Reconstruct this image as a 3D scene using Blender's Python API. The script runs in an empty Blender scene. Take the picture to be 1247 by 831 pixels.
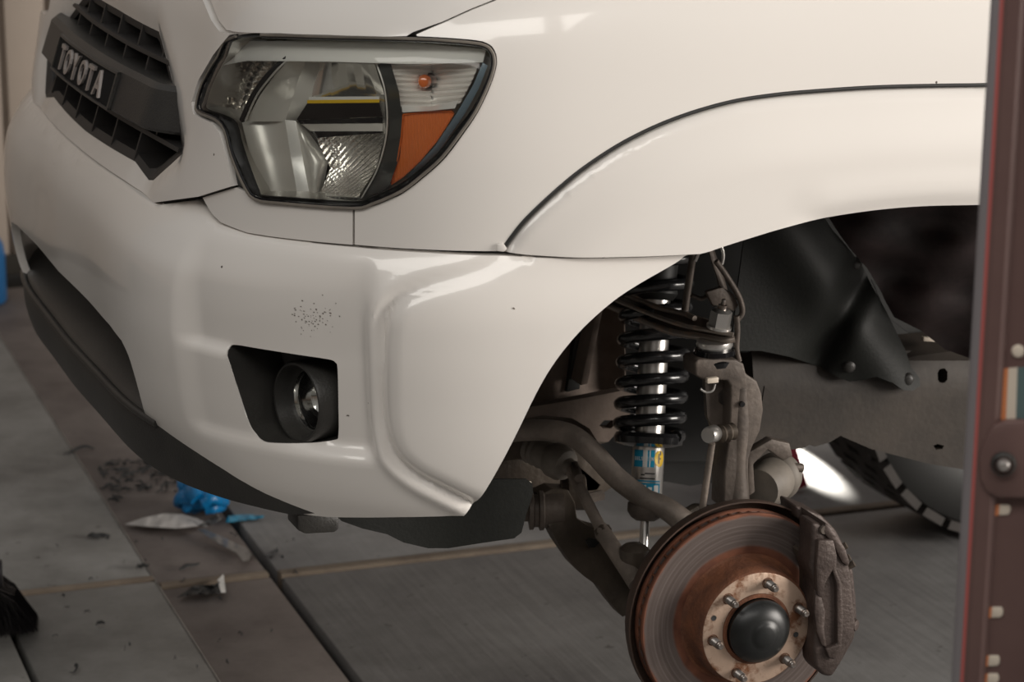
import bpy, bmesh, math, random
import numpy as np
from math import sin, cos, pi, radians, sqrt, atan2
from mathutils import Vector, Matrix, geometry, noise
random.seed(7)
S = bpy.context.scene
COL = S.collection
# ------------------------------------------------------------------ camera
F, W, H = 3280., 1247, 831
YAW, PIT = radians(20.6), radians(14.8)
fw = np.array([sin(YAW)*cos(PIT), cos(YAW)*cos(PIT), -sin(PIT)])
rt = np.array([cos(YAW), -sin(YAW), 0.]); up = np.cross(rt, fw)
def ray(x, y):
    d = fw*F + rt*(x-W/2) - up*(y-H/2)
    return d/np.linalg.norm(d)
CAM = np.array([0, 0, .47]) - ray(921, 766)*3.93
cd = bpy.data.cameras.new('camera'); cam = bpy.data.objects.new('camera', cd); COL.objects.link(cam)
cd.sensor_width = 36; cd.lens = F/W*36; cd.clip_start = .05; cd.clip_end = 200
M = Matrix(((rt[0], up[0], -fw[0]), (rt[1], up[1], -fw[1]), (rt[2], up[2], -fw[2])))
cam.matrix_world = Matrix.Translation(Vector(CAM)) @ M.to_4x4()
cd.dof.use_dof = True; cd.dof.focus_distance = 3.72; cd.dof.aperture_fstop = 7.1
S.camera = cam
# ------------------------------------------------------------------ world, lights, exposure
S.view_settings.view_transform = 'Standard'; S.view_settings.look = 'None'
S.view_settings.exposure = 0.0; S.view_settings.gamma = 1
wd = bpy.data.worlds.new('world'); S.world = wd; wd.use_nodes = True
nt = wd.node_tree; nt.nodes.clear()
wo = nt.nodes.new('ShaderNodeOutputWorld'); bg = nt.nodes.new('ShaderNodeBackground')
tc = nt.nodes.new('ShaderNodeTexCoord'); sx = nt.nodes.new('ShaderNodeSeparateXYZ'); cr = nt.nodes.new('ShaderNodeValToRGB')
mp = nt.nodes.new('ShaderNodeMapRange'); mp.inputs[1].default_value = -1; mp.inputs[2].default_value = 1
nt.links.new(tc.outputs['Generated'], sx.inputs[0]); nt.links.new(sx.outputs[2], mp.inputs[0])
nt.links.new(mp.outputs[0], cr.inputs[0]); nt.links.new(cr.outputs[0], bg.inputs[0]); nt.links.new(bg.outputs[0], wo.inputs[0])
cr.color_ramp.elements[0].position = .40; cr.color_ramp.elements[0].color = (.42, .275, .195, 1)
cr.color_ramp.elements[1].position = .95; cr.color_ramp.elements[1].color = (.80, .79, .78, 1)
k_ = cr.color_ramp.elements.new(.50); k_.color = (.21, .158, .130, 1); k_ = cr.color_ramp.elements.new(.60); k_.color = (.34, .31, .285, 1)
bg.inputs[1].default_value = .46
def area(name, loc, target, size, sizey, power, color):
    l = bpy.data.lights.new(name, 'AREA'); l.shape = 'RECTANGLE'; l.size = size; l.size_y = sizey
    l.energy = power; l.color = color
    o = bpy.data.objects.new(name, l); COL.objects.link(o); o.location = loc
    o.rotation_euler = (Vector(target)-Vector(loc)).to_track_quat('-Z', 'Y').to_euler(); return o
area('open_doorway_daylight', (6.4, -4.1, 2.5), (.0, 0, .9), 4.2, 3.2, 720, (1, .935, .865))
area('ceiling_strip_light', (-1.6, -2.3, 3.25), (-.5, -.2, 1.2), 4.2, .9, 46, (1, .96, .90))
def spot(name, loc, target, ang, power, r=.02, blend=.15, color=(1, .95, .86)):
    l = bpy.data.lights.new(name, 'SPOT'); l.spot_size = radians(ang); l.spot_blend = blend; l.energy = power
    l.shadow_soft_size = r; l.color = color
    o = bpy.data.objects.new(name, l); COL.objects.link(o); o.location = loc
    o.rotation_euler = (Vector(target)-Vector(loc)).to_track_quat('-Z', 'Y').to_euler(); return o
spot('sun_patch_spot', (1.25, 4.40, .52), (1.10, 2.06, 0), 2.9, 17000, r=.01, blend=.6)  # narrow spot added inside the wall, stands in for sun on the floor

# ------------------------------------------------------------------ materials
MATS = {}
def mat(name, col, rough=.5, metal=0., coat=0., noise_amt=0., noise_scale=8., col2=None, bump=0., bump_scale=40.,
        lo=.35, hi=.65, detail=6., spec=None, coat_rough=.05):
    m = bpy.data.materials.new(name); m.use_nodes = True; n = m.node_tree; b = n.nodes['Principled BSDF']
    b.inputs['Base Color'].default_value = (*col, 1); b.inputs['Roughness'].default_value = rough
    b.inputs['Metallic'].default_value = metal; b.inputs['Coat Weight'].default_value = coat
    b.inputs['Coat Roughness'].default_value = coat_rough
    if spec is not None: b.inputs['Specular IOR Level'].default_value = spec
    tco = n.nodes.new('ShaderNodeTexCoord')
    if col2 is not None:
        t = n.nodes.new('ShaderNodeTexNoise'); t.inputs['Scale'].default_value = noise_scale; t.inputs['Detail'].default_value = detail
        t.inputs['Roughness'].default_value = .65
        r = n.nodes.new('ShaderNodeValToRGB'); r.color_ramp.elements[0].position = lo; r.color_ramp.elements[1].position = hi
        r.color_ramp.elements[0].color = (*col, 1); r.color_ramp.elements[1].color = (*col2, 1)
        n.links.new(tco.outputs['Object'], t.inputs['Vector']); n.links.new(t.outputs[0], r.inputs[0])
        n.links.new(r.outputs[0], b.inputs['Base Color'])
    if bump:
        t2 = n.nodes.new('ShaderNodeTexNoise'); t2.inputs['Scale'].default_value = bump_scale; t2.inputs['Detail'].default_value = 5
        bp = n.nodes.new('ShaderNodeBump'); bp.inputs['Strength'].default_value = bump; bp.inputs['Distance'].default_value = .004
        n.links.new(tco.outputs['Object'], t2.inputs['Vector']); n.links.new(t2.outputs[0], bp.inputs['Height'])
        n.links.new(bp.outputs[0], b.inputs['Normal'])
    MATS[name] = m; return m
paint = mat('white_paint', (.80, .764, .722), .28, coat=1., coat_rough=.07)
def add_specks(m, base):
    n = m.node_tree; b = n.nodes['Principled BSDF']
    tco = n.nodes.new('ShaderNodeTexCoord'); v = n.nodes.new('ShaderNodeTexVoronoi'); v.inputs['Scale'].default_value = 26
    lt = n.nodes.new('ShaderNodeMath'); lt.operation = 'LESS_THAN'; lt.inputs[1].default_value = .045
    mx = n.nodes.new('ShaderNodeMix'); mx.data_type = 'RGBA'; mx.inputs[6].default_value = (*base, 1); mx.inputs[7].default_value = (.1, .08, .07, 1)
    # speck only in some cells
    sp = n.nodes.new('ShaderNodeSeparateColor'); g = n.nodes.new('ShaderNodeMath'); g.operation = 'GREATER_THAN'; g.inputs[1].default_value = .93
    mu = n.nodes.new('ShaderNodeMath'); mu.operation = 'MULTIPLY'
    n.links.new(tco.outputs['Object'], v.inputs['Vector']); n.links.new(v.outputs['Distance'], lt.inputs[0])
    n.links.new(v.outputs['Color'], sp.inputs[0]); n.links.new(sp.outputs[0], g.inputs[0])
    n.links.new(lt.outputs[0], mu.inputs[0]); n.links.new(g.outputs[0], mu.inputs[1]); n.links.new(mu.outputs[0], mx.inputs[0])
    n.links.new(mx.outputs[2], b.inputs['Base Color'])
add_specks(paint, (.80, .764, .722))
blackpl = mat('black_plastic', (.022, .021, .02), .42, col2=(.04, .038, .034), noise_scale=5, bump=.15, bump_scale=300)
grillepl = mat('grille_plastic', (.022, .020, .019), .5)
rubber = mat('black_rubber', (.016, .016, .015), .5)
greyrub = mat('weathered_rubber', (.12, .105, .088), .6, col2=(.20, .175, .148), noise_scale=12)
gloss = mat('gloss_black', (.008, .008, .009), .08)
springm = mat('spring_black', (.012, .012, .013), .25, coat=.5)
chrome = mat('chrome', (.86, .85, .83), .10, 1.)
satin = mat('satin_chrome', (.80, .78, .73), .32, .35)
lampin = mat('lamp_inner', (.62, .60, .56), .3, .4)
reflm = mat('lamp_reflector', (.92, .90, .86), .15, .72)
smoke = mat('smoked_trim', (.05, .052, .05), .12, coat=.5)
blackout = mat('matt_black', (.008, .008, .008), .8, spec=.2)
silver = mat('silver_steel', (.70, .68, .65), .28, .9)
dirty = mat('dirty_steel', (.070, .057, .048), .55, .3, col2=(.150, .122, .102), noise_scale=14, bump=.22, bump_scale=120)
dirtier = mat('oily_steel', (.060, .048, .038), .48, .3, col2=(.11, .088, .068), noise_scale=10, bump=.5, bump_scale=60)
framem = mat('frame_steel', (.021, .0165, .013), .62, .1, col2=(.052, .041, .032), noise_scale=5, bump=.12, bump_scale=90)
apron = mat('dusty_apron', (.085, .062, .048), .75, 0, col2=(.17, .13, .105), noise_scale=7, bump=.4, bump_scale=50)
armm = mat('arm_steel', (.34, .29, .25), .3, .5, col2=(.55, .36, .25), noise_scale=38, lo=.5, hi=.7, coat=.3)
liner = mat('liner_rubber', (.010, .0105, .0095), .5, col2=(.016, .017, .015), noise_scale=5, bump=.1, bump_scale=200, spec=.22)
dusty = mat('bounce_lit_steel', (.15, .125, .105), .6, .2, col2=(.27, .225, .19), noise_scale=14, bump=.4, bump_scale=90)  # lighter copy of the dirty steel, floor bounce light put into its colour
signalm = mat('signal_reflector', (.97, .95, .92), .2, .45)  # whiter copy of the lamp reflector, doorway light put into its colour
shelfm = mat('glare_shelf', (.96, .95, .92), .22, .3)  # chrome made near white, its glare put into the colour
flutem = mat('fluted_chrome', (.95, .93, .89), .12, .9)
bluetrim = mat('blue_grey_trim', (.16, .22, .27), .25, .3)
purple = mat('dark_liner', (.020, .014, .015), .45, col2=(.070, .048, .048), noise_scale=9, bump=.6, bump_scale=15)
shieldm = mat('dust_shield', (.05, .034, .028), .6, .3, col2=(.085, .05, .035), noise_scale=16)
caliperm = mat('caliper_cast', (.052, .038, .033), .5, .35, col2=(.095, .071, .062), noise_scale=12, bump=.35, bump_scale=160)
studm = mat('stud_zinc', (.38, .37, .36), .33, .9, col2=(.20, .15, .12), noise_scale=60)
copper = mat('hub_patina', (.52, .38, .29), .48, .45, col2=(.20, .085, .04), noise_scale=26, lo=.50, hi=.62, bump=.25, bump_scale=80)
rust = mat('rust', (.20, .075, .035), .8, .1, col2=(.10, .04, .022), noise_scale=30, bump=.5, bump_scale=200)
capm = mat('hub_cap', (.008, .009, .009), .36, col2=(.014, .015, .015), noise_scale=14)
amber = mat('amber_plastic', (.86, .22, .06), .22, coat=.6)
bulbam = mat('amber_bulb', (.72, .16, .03), .12, coat=1)
bluelab = mat('label_blue', (.0, .25, .42), .3); yellow = mat('label_yellow', (.75, .48, .02), .3)
whitel = mat('label_white', (.75, .75, .72), .35); darkl = mat('label_dark', (.03, .03, .03), .4)
letter = mat('letter_grey', (.42, .38, .36), .32, .55)
postm = mat('maroon_steel', (.125, .072, .066), .45, .1, col2=(.15, .09, .08), noise_scale=4)
postred = mat('red_edge', (.42, .11, .10), .4)
postgrey = mat('worn_edge', (.26, .24, .25), .4, .3)
orangem = mat('sticker_orange', (.62, .22, .09), .45); teal = mat('sticker_teal', (.10, .15, .15), .45); creamm = mat('sticker_cream', (.66, .58, .48), .45)
nitrile = mat('blue_nitrile', (.0, .17, .42), .36); paperm = mat('paper', (.46, .44, .42), .7)
bristle = mat('bristle_black', (.012, .010, .012), .55); foil = mat('grey_film', (.20, .20, .20), .3, .4)
wallm = mat('beige_wall', (.36, .30, .25), .6, col2=(.40, .335, .28), noise_scale=1.5)
redm = mat('red_jack', (.34, .02, .05), .4); bottle = mat('blue_bottle', (.02, .11, .27), .3)
debm = mat('rubber_scrap', (.022, .022, .022), .7)
tyrem = mat('tyre_rubber', (.020, .017, .015), .7, col2=(.038, .032, .028), noise_scale=8)

def ridge_bump(m, scale, strength, axis=2, rot=(0, 0, 0), dist=.003):
    n = m.node_tree; b = n.nodes['Principled BSDF']; tco = n.nodes.new('ShaderNodeTexCoord')
    mpg = n.nodes.new('ShaderNodeMapping'); mpg.inputs['Rotation'].default_value = rot
    w = n.nodes.new('ShaderNodeTexWave'); w.wave_type = 'BANDS'; w.bands_direction = 'XYZ'[axis]; w.inputs['Scale'].default_value = scale
    bp = n.nodes.new('ShaderNodeBump'); bp.inputs['Strength'].default_value = strength; bp.inputs['Distance'].default_value = dist
    n.links.new(tco.outputs['Object'], mpg.inputs[0]); n.links.new(mpg.outputs[0], w.inputs['Vector'])
    n.links.new(w.outputs[0], bp.inputs['Height']); n.links.new(bp.outputs[0], b.inputs['Normal'])
ridge_bump(amber, 90, .5, 0)

# concrete
def concrete(name, c1, c2, c3, broom=0.):
    m = bpy.data.materials.new(name); m.use_nodes = True; n = m.node_tree; b = n.nodes['Principled BSDF']
    b.inputs['Roughness'].default_value = .72
    tco = n.nodes.new('ShaderNodeTexCoord')
    t = n.nodes.new('ShaderNodeTexNoise'); t.inputs['Scale'].default_value = 2.4; t.inputs['Detail'].default_value = 9; t.inputs['Roughness'].default_value = .7
    r = n.nodes.new('ShaderNodeValToRGB'); e = r.color_ramp.elements
    e[0].position = .33; e[0].color = (*c1, 1); e[1].position = .66; e[1].color = (*c3, 1); k = e.new(.5); k.color = (*c2, 1)
    n.links.new(tco.outputs['Object'], t.inputs['Vector']); n.links.new(t.outputs[0], r.inputs[0])
    # fine dark specks
    t3 = n.nodes.new('ShaderNodeTexNoise'); t3.inputs['Scale'].default_value = 38; t3.inputs['Detail'].default_value = 4
    r3 = n.nodes.new('ShaderNodeValToRGB'); r3.color_ramp.elements[0].position = .68; r3.color_ramp.elements[1].position = .76
    r3.color_ramp.elements[0].color = (1, 1, 1, 1); r3.color_ramp.elements[1].color = (.42, .40, .38, 1)
    n.links.new(tco.outputs['Object'], t3.inputs['Vector']); n.links.new(t3.outputs[0], r3.inputs[0])
    mx = n.nodes.new('ShaderNodeMix'); mx.data_type = 'RGBA'; mx.blend_type = 'MULTIPLY'; mx.inputs[0].default_value = 1
    n.links.new(r.outputs[0], mx.inputs[6]); n.links.new(r3.outputs[0], mx.inputs[7]); n.links.new(mx.outputs[2], b.inputs['Base Color'])
    mg = n.nodes.new('ShaderNodeMapping'); mg.inputs['Scale'].default_value = (60, 3, 1) if broom else (20, 20, 20)
    t2 = n.nodes.new('ShaderNodeTexNoise'); t2.inputs['Scale'].default_value = 1; t2.inputs['Detail'].default_value = 6
    bp = n.nodes.new('ShaderNodeBump'); bp.inputs['Strength'].default_value = .35; bp.inputs['Distance'].default_value = .004
    n.links.new(tco.outputs['Object'], mg.inputs[0]); n.links.new(mg.outputs[0], t2.inputs['Vector'])
    n.links.new(t2.outputs[0], bp.inputs['Height']); n.links.new(bp.outputs[0], b.inputs['Normal'])
    return m
conc = concrete('concrete', (.105, .10, .093), (.172, .167, .157), (.235, .23, .22))
conc2 = concrete('concrete_broomed', (.135, .13, .13), (.19, .185, .18), (.25, .245, .24), 1)
concr = concrete('concrete_brown', (.082, .066, .060), (.142, .120, .110), (.195, .170, .155))
edgem = mat('pale_edge', (.36, .33, .30), .8, col2=(.20, .185, .17), noise_scale=6)
jointm = mat('joint_strip', (.13, .10, .075), .85, col2=(.20, .16, .12), noise_scale=12)
jointd = mat('joint_dark', (.03, .026, .02), .9)

# radial rotor material (friction face streaks + rust bands by radius)
def rotor_mat():
    m = bpy.data.materials.new('rotor_iron'); m.use_nodes = True; n = m.node_tree; b = n.nodes['Principled BSDF']
    tco = n.nodes.new('ShaderNodeTexCoord'); sp = n.nodes.new('ShaderNodeSeparateXYZ'); n.links.new(tco.outputs['Object'], sp.inputs[0])
    def mth(op, a, bb=None):
        q = n.nodes.new('ShaderNodeMath'); q.operation = op
        for i, v in enumerate((a, bb)):
            if v is None: continue
            if isinstance(v, (int, float)): q.inputs[i].default_value = v
            else: n.links.new(v, q.inputs[i])
        return q.outputs[0]
    rr = mth('SQRT', mth('ADD', mth('MULTIPLY', sp.outputs[0], sp.outputs[0]), mth('MULTIPLY', sp.outputs[2], sp.outputs[2])))
    ns = n.nodes.new('ShaderNodeTexNoise'); ns.inputs['Scale'].default_value = 22; ns.inputs['Detail'].default_value = 5
    n.links.new(tco.outputs['Object'], ns.inputs['Vector'])
    # streaks: noise of radius
    cb = n.nodes.new('ShaderNodeCombineXYZ'); n.links.new(mth('MULTIPLY', rr, 160), cb.inputs[0]); n.links.new(mth('MULTIPLY', ns.outputs[0], .5), cb.inputs[1])
    n2 = n.nodes.new('ShaderNodeTexNoise'); n2.inputs['Scale'].default_value = 1.4; n2.inputs['Detail'].default_value = 3; n.links.new(cb.outputs[0], n2.inputs['Vector'])
    r2 = n.nodes.new('ShaderNodeValToRGB'); e = r2.color_ramp.elements; e[0].position = .3; e[0].color = (.115, .088, .078, 1); e[1].position = .75; e[1].color = (.235, .195, .180, 1)
    n.links.new(n2.outputs[0], r2.inputs[0])
    rn = mth('ADD', rr, mth('MULTIPLY', mth('SUBTRACT', ns.outputs[0], .5), .007))
    r3 = n.nodes.new('ShaderNodeValToRGB'); r3.color_ramp.interpolation = 'LINEAR'; e = r3.color_ramp.elements
    e[0].position = .0; e[0].color = (1, 1, 1, 1); e[1].position = 1.; e[1].color = (1, 1, 1, 1)
    for p, v in ((.108, 1), (.1125, 0), (.1545, 0), (.1575, 1)):
        k = e.new(p/.2); k.color = (v, v, v, 1)
    n.links.new(mth('MULTIPLY', rn, 5), r3.inputs[0])
    mx = n.nodes.new('ShaderNodeMix'); mx.data_type = 'RGBA'
    r4 = n.nodes.new('ShaderNodeValToRGB'); e = r4.color_ramp.elements; e[0].position = .35; e[0].color = (.09, .030, .016, 1); e[1].position = .7; e[1].color = (.23, .085, .045, 1)
    n.links.new(ns.outputs[0], r4.inputs[0])
    n.links.new(r3.outputs[0], mx.inputs[0]); n.links.new(r2.outputs[0], mx.inputs[6]); n.links.new(r4.outputs[0], mx.inputs[7])
    n.links.new(mx.outputs[2], b.inputs['Base Color'])
    inv = mth('SUBTRACT', 1, r3.outputs[0]); n.links.new(mth('MULTIPLY', inv, .55), b.inputs['Metallic'])
    n.links.new(mth('ADD', .42, mth('MULTIPLY', r3.outputs[0], .4)), b.inputs['Roughness'])
    bp = n.nodes.new('ShaderNodeBump'); bp.inputs['Strength'].default_value = .3; bp.inputs['Distance'].default_value = .001
    n.links.new(n2.outputs[0], bp.inputs['Height']); n.links.new(bp.outputs[0], b.inputs['Normal'])
    return m
rotorm = rotor_mat()
# clear lens: transparent + fresnel gloss
lensm = bpy.data.materials.new('clear_lens'); lensm.use_nodes = True; n = lensm.node_tree; n.nodes.clear()
o_ = n.nodes.new('ShaderNodeOutputMaterial'); mxs = n.nodes.new('ShaderNodeMixShader'); tr = n.nodes.new('ShaderNodeBsdfTransparent')
gl = n.nodes.new('ShaderNodeBsdfGlossy'); gl.inputs['Roughness'].default_value = .03; fr = n.nodes.new('ShaderNodeFresnel'); fr.inputs[0].default_value = 1.5
tr.inputs[0].default_value = (.93, .94, .92, 1)
n.links.new(fr.outputs[0], mxs.inputs[0]); n.links.new(tr.outputs[0], mxs.inputs[1]); n.links.new(gl.outputs[0], mxs.inputs[2]); n.links.new(mxs.outputs[0], o_.inputs[0])

# ------------------------------------------------------------------ helpers
def tag(o, label=None, cat=None, group=None, kind=None):
    if label: o['label'] = label
    if cat: o['category'] = cat
    if group: o['group'] = group
    if kind: o['kind'] = kind
    return o
def empty(name, loc, label, cat, group=None):
    o = bpy.data.objects.new(name, None); COL.objects.link(o); o.location = loc; o.empty_display_size = .05
    return tag(o, label, cat, group)
def wpos(o):
    p = Vector((0, 0, 0))
    while o is not None: p = p + o.location; o = o.parent
    return p
def mesh(name, verts, faces, m, parent=None, smooth=True, origin=None, label=None):
    verts = [Vector(v) for v in verts]
    if origin is None:
        c = Vector((0, 0, 0))
        for v in verts: c += v
        origin = c/max(1, len(verts))
    origin = Vector(origin)
    me = bpy.data.meshes.new(name); me.from_pydata([tuple(v-origin) for v in verts], [], faces)
    me.materials.append(m); me.update()
    if smooth: me.polygons.foreach_set('use_smooth', [True]*len(me.polygons))
    o = bpy.data.objects.new(name, me); COL.objects.link(o)
    if parent is not None: o.parent = parent; o.location = origin - wpos(parent)
    else: o.location = origin
    if label: o['label'] = label
    return o
def bmo(name, bm, m, parent=None, smooth=False, label=None, origin=None):
    bm.normal_update(); bmesh.ops.recalc_face_normals(bm, faces=bm.faces)
    bm.verts.index_update()
    vs = [v.co.copy() for v in bm.verts]; fs = [[v.index for v in f.verts] for f in bm.faces]
    bm.free(); return mesh(name, vs, fs, m, parent, smooth, origin, label)
def autosmooth(o, deg=35):
    me = o.data; bm = bmesh.new(); bm.from_mesh(me)
    for e in bm.edges: e.smooth = not (len(e.link_faces) == 2 and e.calc_face_angle(0) > radians(deg))
    for f in bm.faces: f.smooth = True
    bm.to_mesh(me); bm.free(); return o
def at(x, y, Y=None, X=None, Z=None):
    r = ray(x, y)
    if Y is not None: t = (Y-CAM[1])/r[1]
    elif X is not None: t = (X-CAM[0])/r[0]
    else: t = (Z-CAM[2])/r[2]
    return CAM + r*t
def proj(P):
    d = np.asarray(P, float)-CAM; z = d@fw
    return np.stack([W/2+F*(d@rt)/z, H/2-F*(d@up)/z], -1)
def smoothpts(pts, n=8, closed=False):
    P = [np.array(p, float) for p in pts]; out = []; N = len(P)
    rng = range(N if closed else N-1)
    for i in rng:
        if closed: a, b, c, d = P[i-1], P[i], P[(i+1) % N], P[(i+2) % N]
        else: b, c = P[i], P[i+1]; a = P[i-1] if i else 2*b-c; d = P[i+2] if i+2 < N else 2*c-b
        for k in range(n):
            t = k/n; out.append(.5*((2*b)+(c-a)*t+(2*a-5*b+4*c-d)*t*t+(-a+3*b-3*c+d)*t**3))
    if not closed: out.append(P[-1])
    return out
def tube(name, pts, r, m, parent, seg=14, sm=6, caps=True, label=None, flat=1., smooth=True):
    """sweep; r scalar or list per control point"""
    pts = [np.array(p, float) for p in pts]
    if np.isscalar(r): r = [r]*len(pts)
    q = [np.append(p, rr) for p, rr in zip(pts, r)]
    if sm: q = smoothpts(q, sm)
    vs = []; fs = []; prev = None
    for i, p in enumerate(q):
        a = q[max(0, i-1)][:3]; b = q[min(len(q)-1, i+1)][:3]; t = Vector(b-a).normalized()
        if prev is None:
            u = t.orthogonal().normalized()
        else:
            u = (prev - t*prev.dot(t)).normalized()
        prev = u; w = t.cross(u)
        for k in range(seg):
            an = 2*pi*k/seg; vs.append(Vector(p[:3]) + (u*cos(an)+w*sin(an)*flat)*max(p[3], 1e-4))
    L = len(q)
    for i in range(L-1):
        for k in range(seg):
            fs.append((i*seg+k, i*seg+(k+1) % seg, (i+1)*seg+(k+1) % seg, (i+1)*seg+k))
    if caps: fs.append(tuple(range(seg))[::-1]); fs.append(tuple((L-1)*seg+k for k in range(seg)))
    o = mesh(name, vs, fs, m, parent, smooth, label=label)
    return autosmooth(o, 50) if smooth and caps else o
def lathe(name, prof, c, axis, m, parent, seg=48, label=None, origin=None, ang=40):
    """prof: list of (r, h) with h along axis from c"""
    ax = Vector(axis).normalized(); u = ax.orthogonal().normalized(); w = ax.cross(u); c = Vector(c); vs = []; fs = []
    for r, h in prof:
        for k in range(seg):
            a = 2*pi*k/seg; vs.append(c+ax*h+(u*cos(a)+w*sin(a))*max(r, 1e-5))
    for i in range(len(prof)-1):
        for k in range(seg):
            fs.append((i*seg+k, i*seg+(k+1) % seg, (i+1)*seg+(k+1) % seg, (i+1)*seg+k))
    bm = bmesh.new(); V = [bm.verts.new(v) for v in vs]
    for f in fs: bm.faces.new([V[i] for i in f])
    bmesh.ops.remove_doubles(bm, verts=bm.verts, dist=2e-5)
    o = bmo(name, bm, m, parent, True, label, origin)
    return autosmooth(o, ang)
def cast(name, pts, thick, m, parent, bev=.004, axis=(0, 1, 0), label=None, segs=2, deg=30):
    """planar-ish outline (3D points) extruded along axis*thick, bevelled"""
    ax = Vector(axis).normalized(); bm = bmesh.new(); V = [bm.verts.new(Vector(p)) for p in pts]
    f = bm.faces.new(V); r = bmesh.ops.extrude_face_region(bm, geom=[f])
    nv = [g for g in r['geom'] if isinstance(g, bmesh.types.BMVert)]
    for v in nv: v.co += ax*thick
    bm.normal_update(); bmesh.ops.recalc_face_normals(bm, faces=bm.faces)
    if bev: 
        try: bmesh.ops.bevel(bm, geom=[e for e in bm.edges], offset=bev, segments=segs, affect='EDGES', profile=.5, clamp_overlap=True)
        except Exception: pass
    bmesh.ops.triangulate(bm, faces=[f for f in bm.faces if len(f.verts) > 4])
    o = bmo(name, bm, m, parent, True, label); return autosmooth(o, deg)
def pcast(name, px, Y, thick, m, parent, **k):
    return cast(name, [at(x, y, Y=Y) for x, y in px], thick, m, parent, **k)
def box(name, c, size, m, parent=None, bev=.002, rot=0., label=None, axisrot=None):
    bm = bmesh.new(); bmesh.ops.create_cube(bm, size=1)
    for v in bm.verts: v.co = Vector((v.co.x*size[0], v.co.y*size[1], v.co.z*size[2]))
    if bev: bmesh.ops.bevel(bm, geom=list(bm.edges), offset=bev, segments=2, affect='EDGES', profile=.5)
    R = Matrix.Rotation(rot, 3, 'Z') if axisrot is None else axisrot
    for v in bm.verts: v.co = R @ v.co + Vector(c)
    return autosmooth(bmo(name, bm, m, parent, True, label), 30)
def rodbetween(name, a, b, r, m, parent, label=None, seg=12): return tube(name, [a, b], r, m, parent, seg=seg, sm=0, label=label)

# ------------------------------------------------------------------ body hull
YC = .80
def nspline(x, y):
    """natural cubic spline coefficients; returns evaluator"""
    x = np.array(x, float); y = np.array(y, float); n_ = len(x); h = np.diff(x)
    A = np.zeros((n_, n_)); B = np.zeros((n_,)+y.shape[1:]); A[0, 0] = A[-1, -1] = 1
    for i in range(1, n_-1):
        A[i, i-1] = h[i-1]; A[i, i] = 2*(h[i-1]+h[i]); A[i, i+1] = h[i]
        B[i] = 3*((y[i+1]-y[i])/h[i]-(y[i]-y[i-1])/h[i-1])
    c = np.linalg.solve(A, B)
    def ev(t):
        t = np.asarray(t, float); tc_ = np.clip(t, x[0], x[-1]); i = np.clip(np.searchsorted(x, tc_)-1, 0, n_-2); d = tc_-x[i]
        hi = h[i]; ex = (1,)*(y.ndim-1)
        d_ = d.reshape(d.shape+ex); hh = hi.reshape(hi.shape+ex)
        b_ = (y[i+1]-y[i])/hh - hh*(2*c[i]+c[i+1])/3
        return y[i]+b_*d_+c[i]*d_**2+(c[i+1]-c[i])/(3*hh)*d_**3
    return ev
bp0 = np.array([(-.780, 1.30), (-.792, 1.05), (-.797, .80), (-.792, .55), (-.782, .36), (-.757, .215), (-.705, .095), (-.605, -.019), (-.528, -.075), (-.438, -.110), (-.3, -.130), (0, -.135), (.5, -.135), (1.4, -.135)])
ss = np.concatenate([[0], np.cumsum(np.linalg.norm(np.diff(bp0, axis=0), axis=1))]); ss -= ss[2]
_ev = nspline(ss, bp0)
sg = np.linspace(0, ss[-1], 3000); pg = _ev(sg)
ag = np.concatenate([[0], np.cumsum(np.linalg.norm(np.diff(pg, axis=0), axis=1))])
SMAX = ag[-1]
def base(s):
    s = np.asarray(s, float); a = np.abs(s); sgn = np.where(s < 0, -1, 1)
    x = np.interp(a, ag, pg[:, 0]); y = np.interp(a, ag, pg[:, 1]); e = 1e-2
    a0 = np.clip(a-e, 0, SMAX); a1 = np.clip(a+e, 0, SMAX)
    tx = np.interp(a1, ag, pg[:, 0])-np.interp(a0, ag, pg[:, 0]); ty = np.interp(a1, ag, pg[:, 1])-np.interp(a0, ag, pg[:, 1])
    tx = np.where(a < e, tx*a/e, tx)
    l = np.hypot(tx, ty); tx, ty = tx/l, ty/l
    nx, ny = ty, -tx
    return x, YC+(y-YC)*sgn, nx, ny*sgn
def sX(X):  # s on driver's side for a given X in the straight part
    return float(np.interp(X, pg[1500:, 0], ag[1500:]))
def table(sk, vk, T):
    evs = nspline(sk, np.array(T)); VK = np.array(vk)
    def f(s, v):
        s = np.abs(np.asarray(s, float)); v = np.asarray(v, float); R = evs(s)   # (...,nv)
        i = np.clip(np.searchsorted(VK, v)-1, 0, len(VK)-2); x0 = VK[i]; h = VK[i+1]-x0; t = np.clip((v-x0)/h, 0, 1)
        g = lambda j: np.take_along_axis(R, np.clip(j, 0, len(VK)-1)[..., None], -1)[..., 0]
        y0, y1 = g(i), g(i+1); xm = VK[np.clip(i-1, 0, None)]; xp = VK[np.clip(i+2, None, len(VK)-1)]
        m0 = np.where(i > 0, (y1-g(i-1))/(x0+h-xm), (y1-y0)/h); m1 = np.where(i < len(VK)-2, (g(i+2)-y0)/(xp-x0), (y1-y0)/h)
        return (2*t**3-3*t**2+1)*y0+(t**3-2*t**2+t)*h*m0+(-2*t**3+3*t**2)*y1+(t**3-t**2)*h*m1
    return f
sk = [0, .2, .45, .75, .95, 1.15, 1.5, 2.6]
vkU = [1.0, 1.09, 1.2, 1.3, 1.36, 1.40, 1.44, 1.48, 1.56, 1.7]
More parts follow.
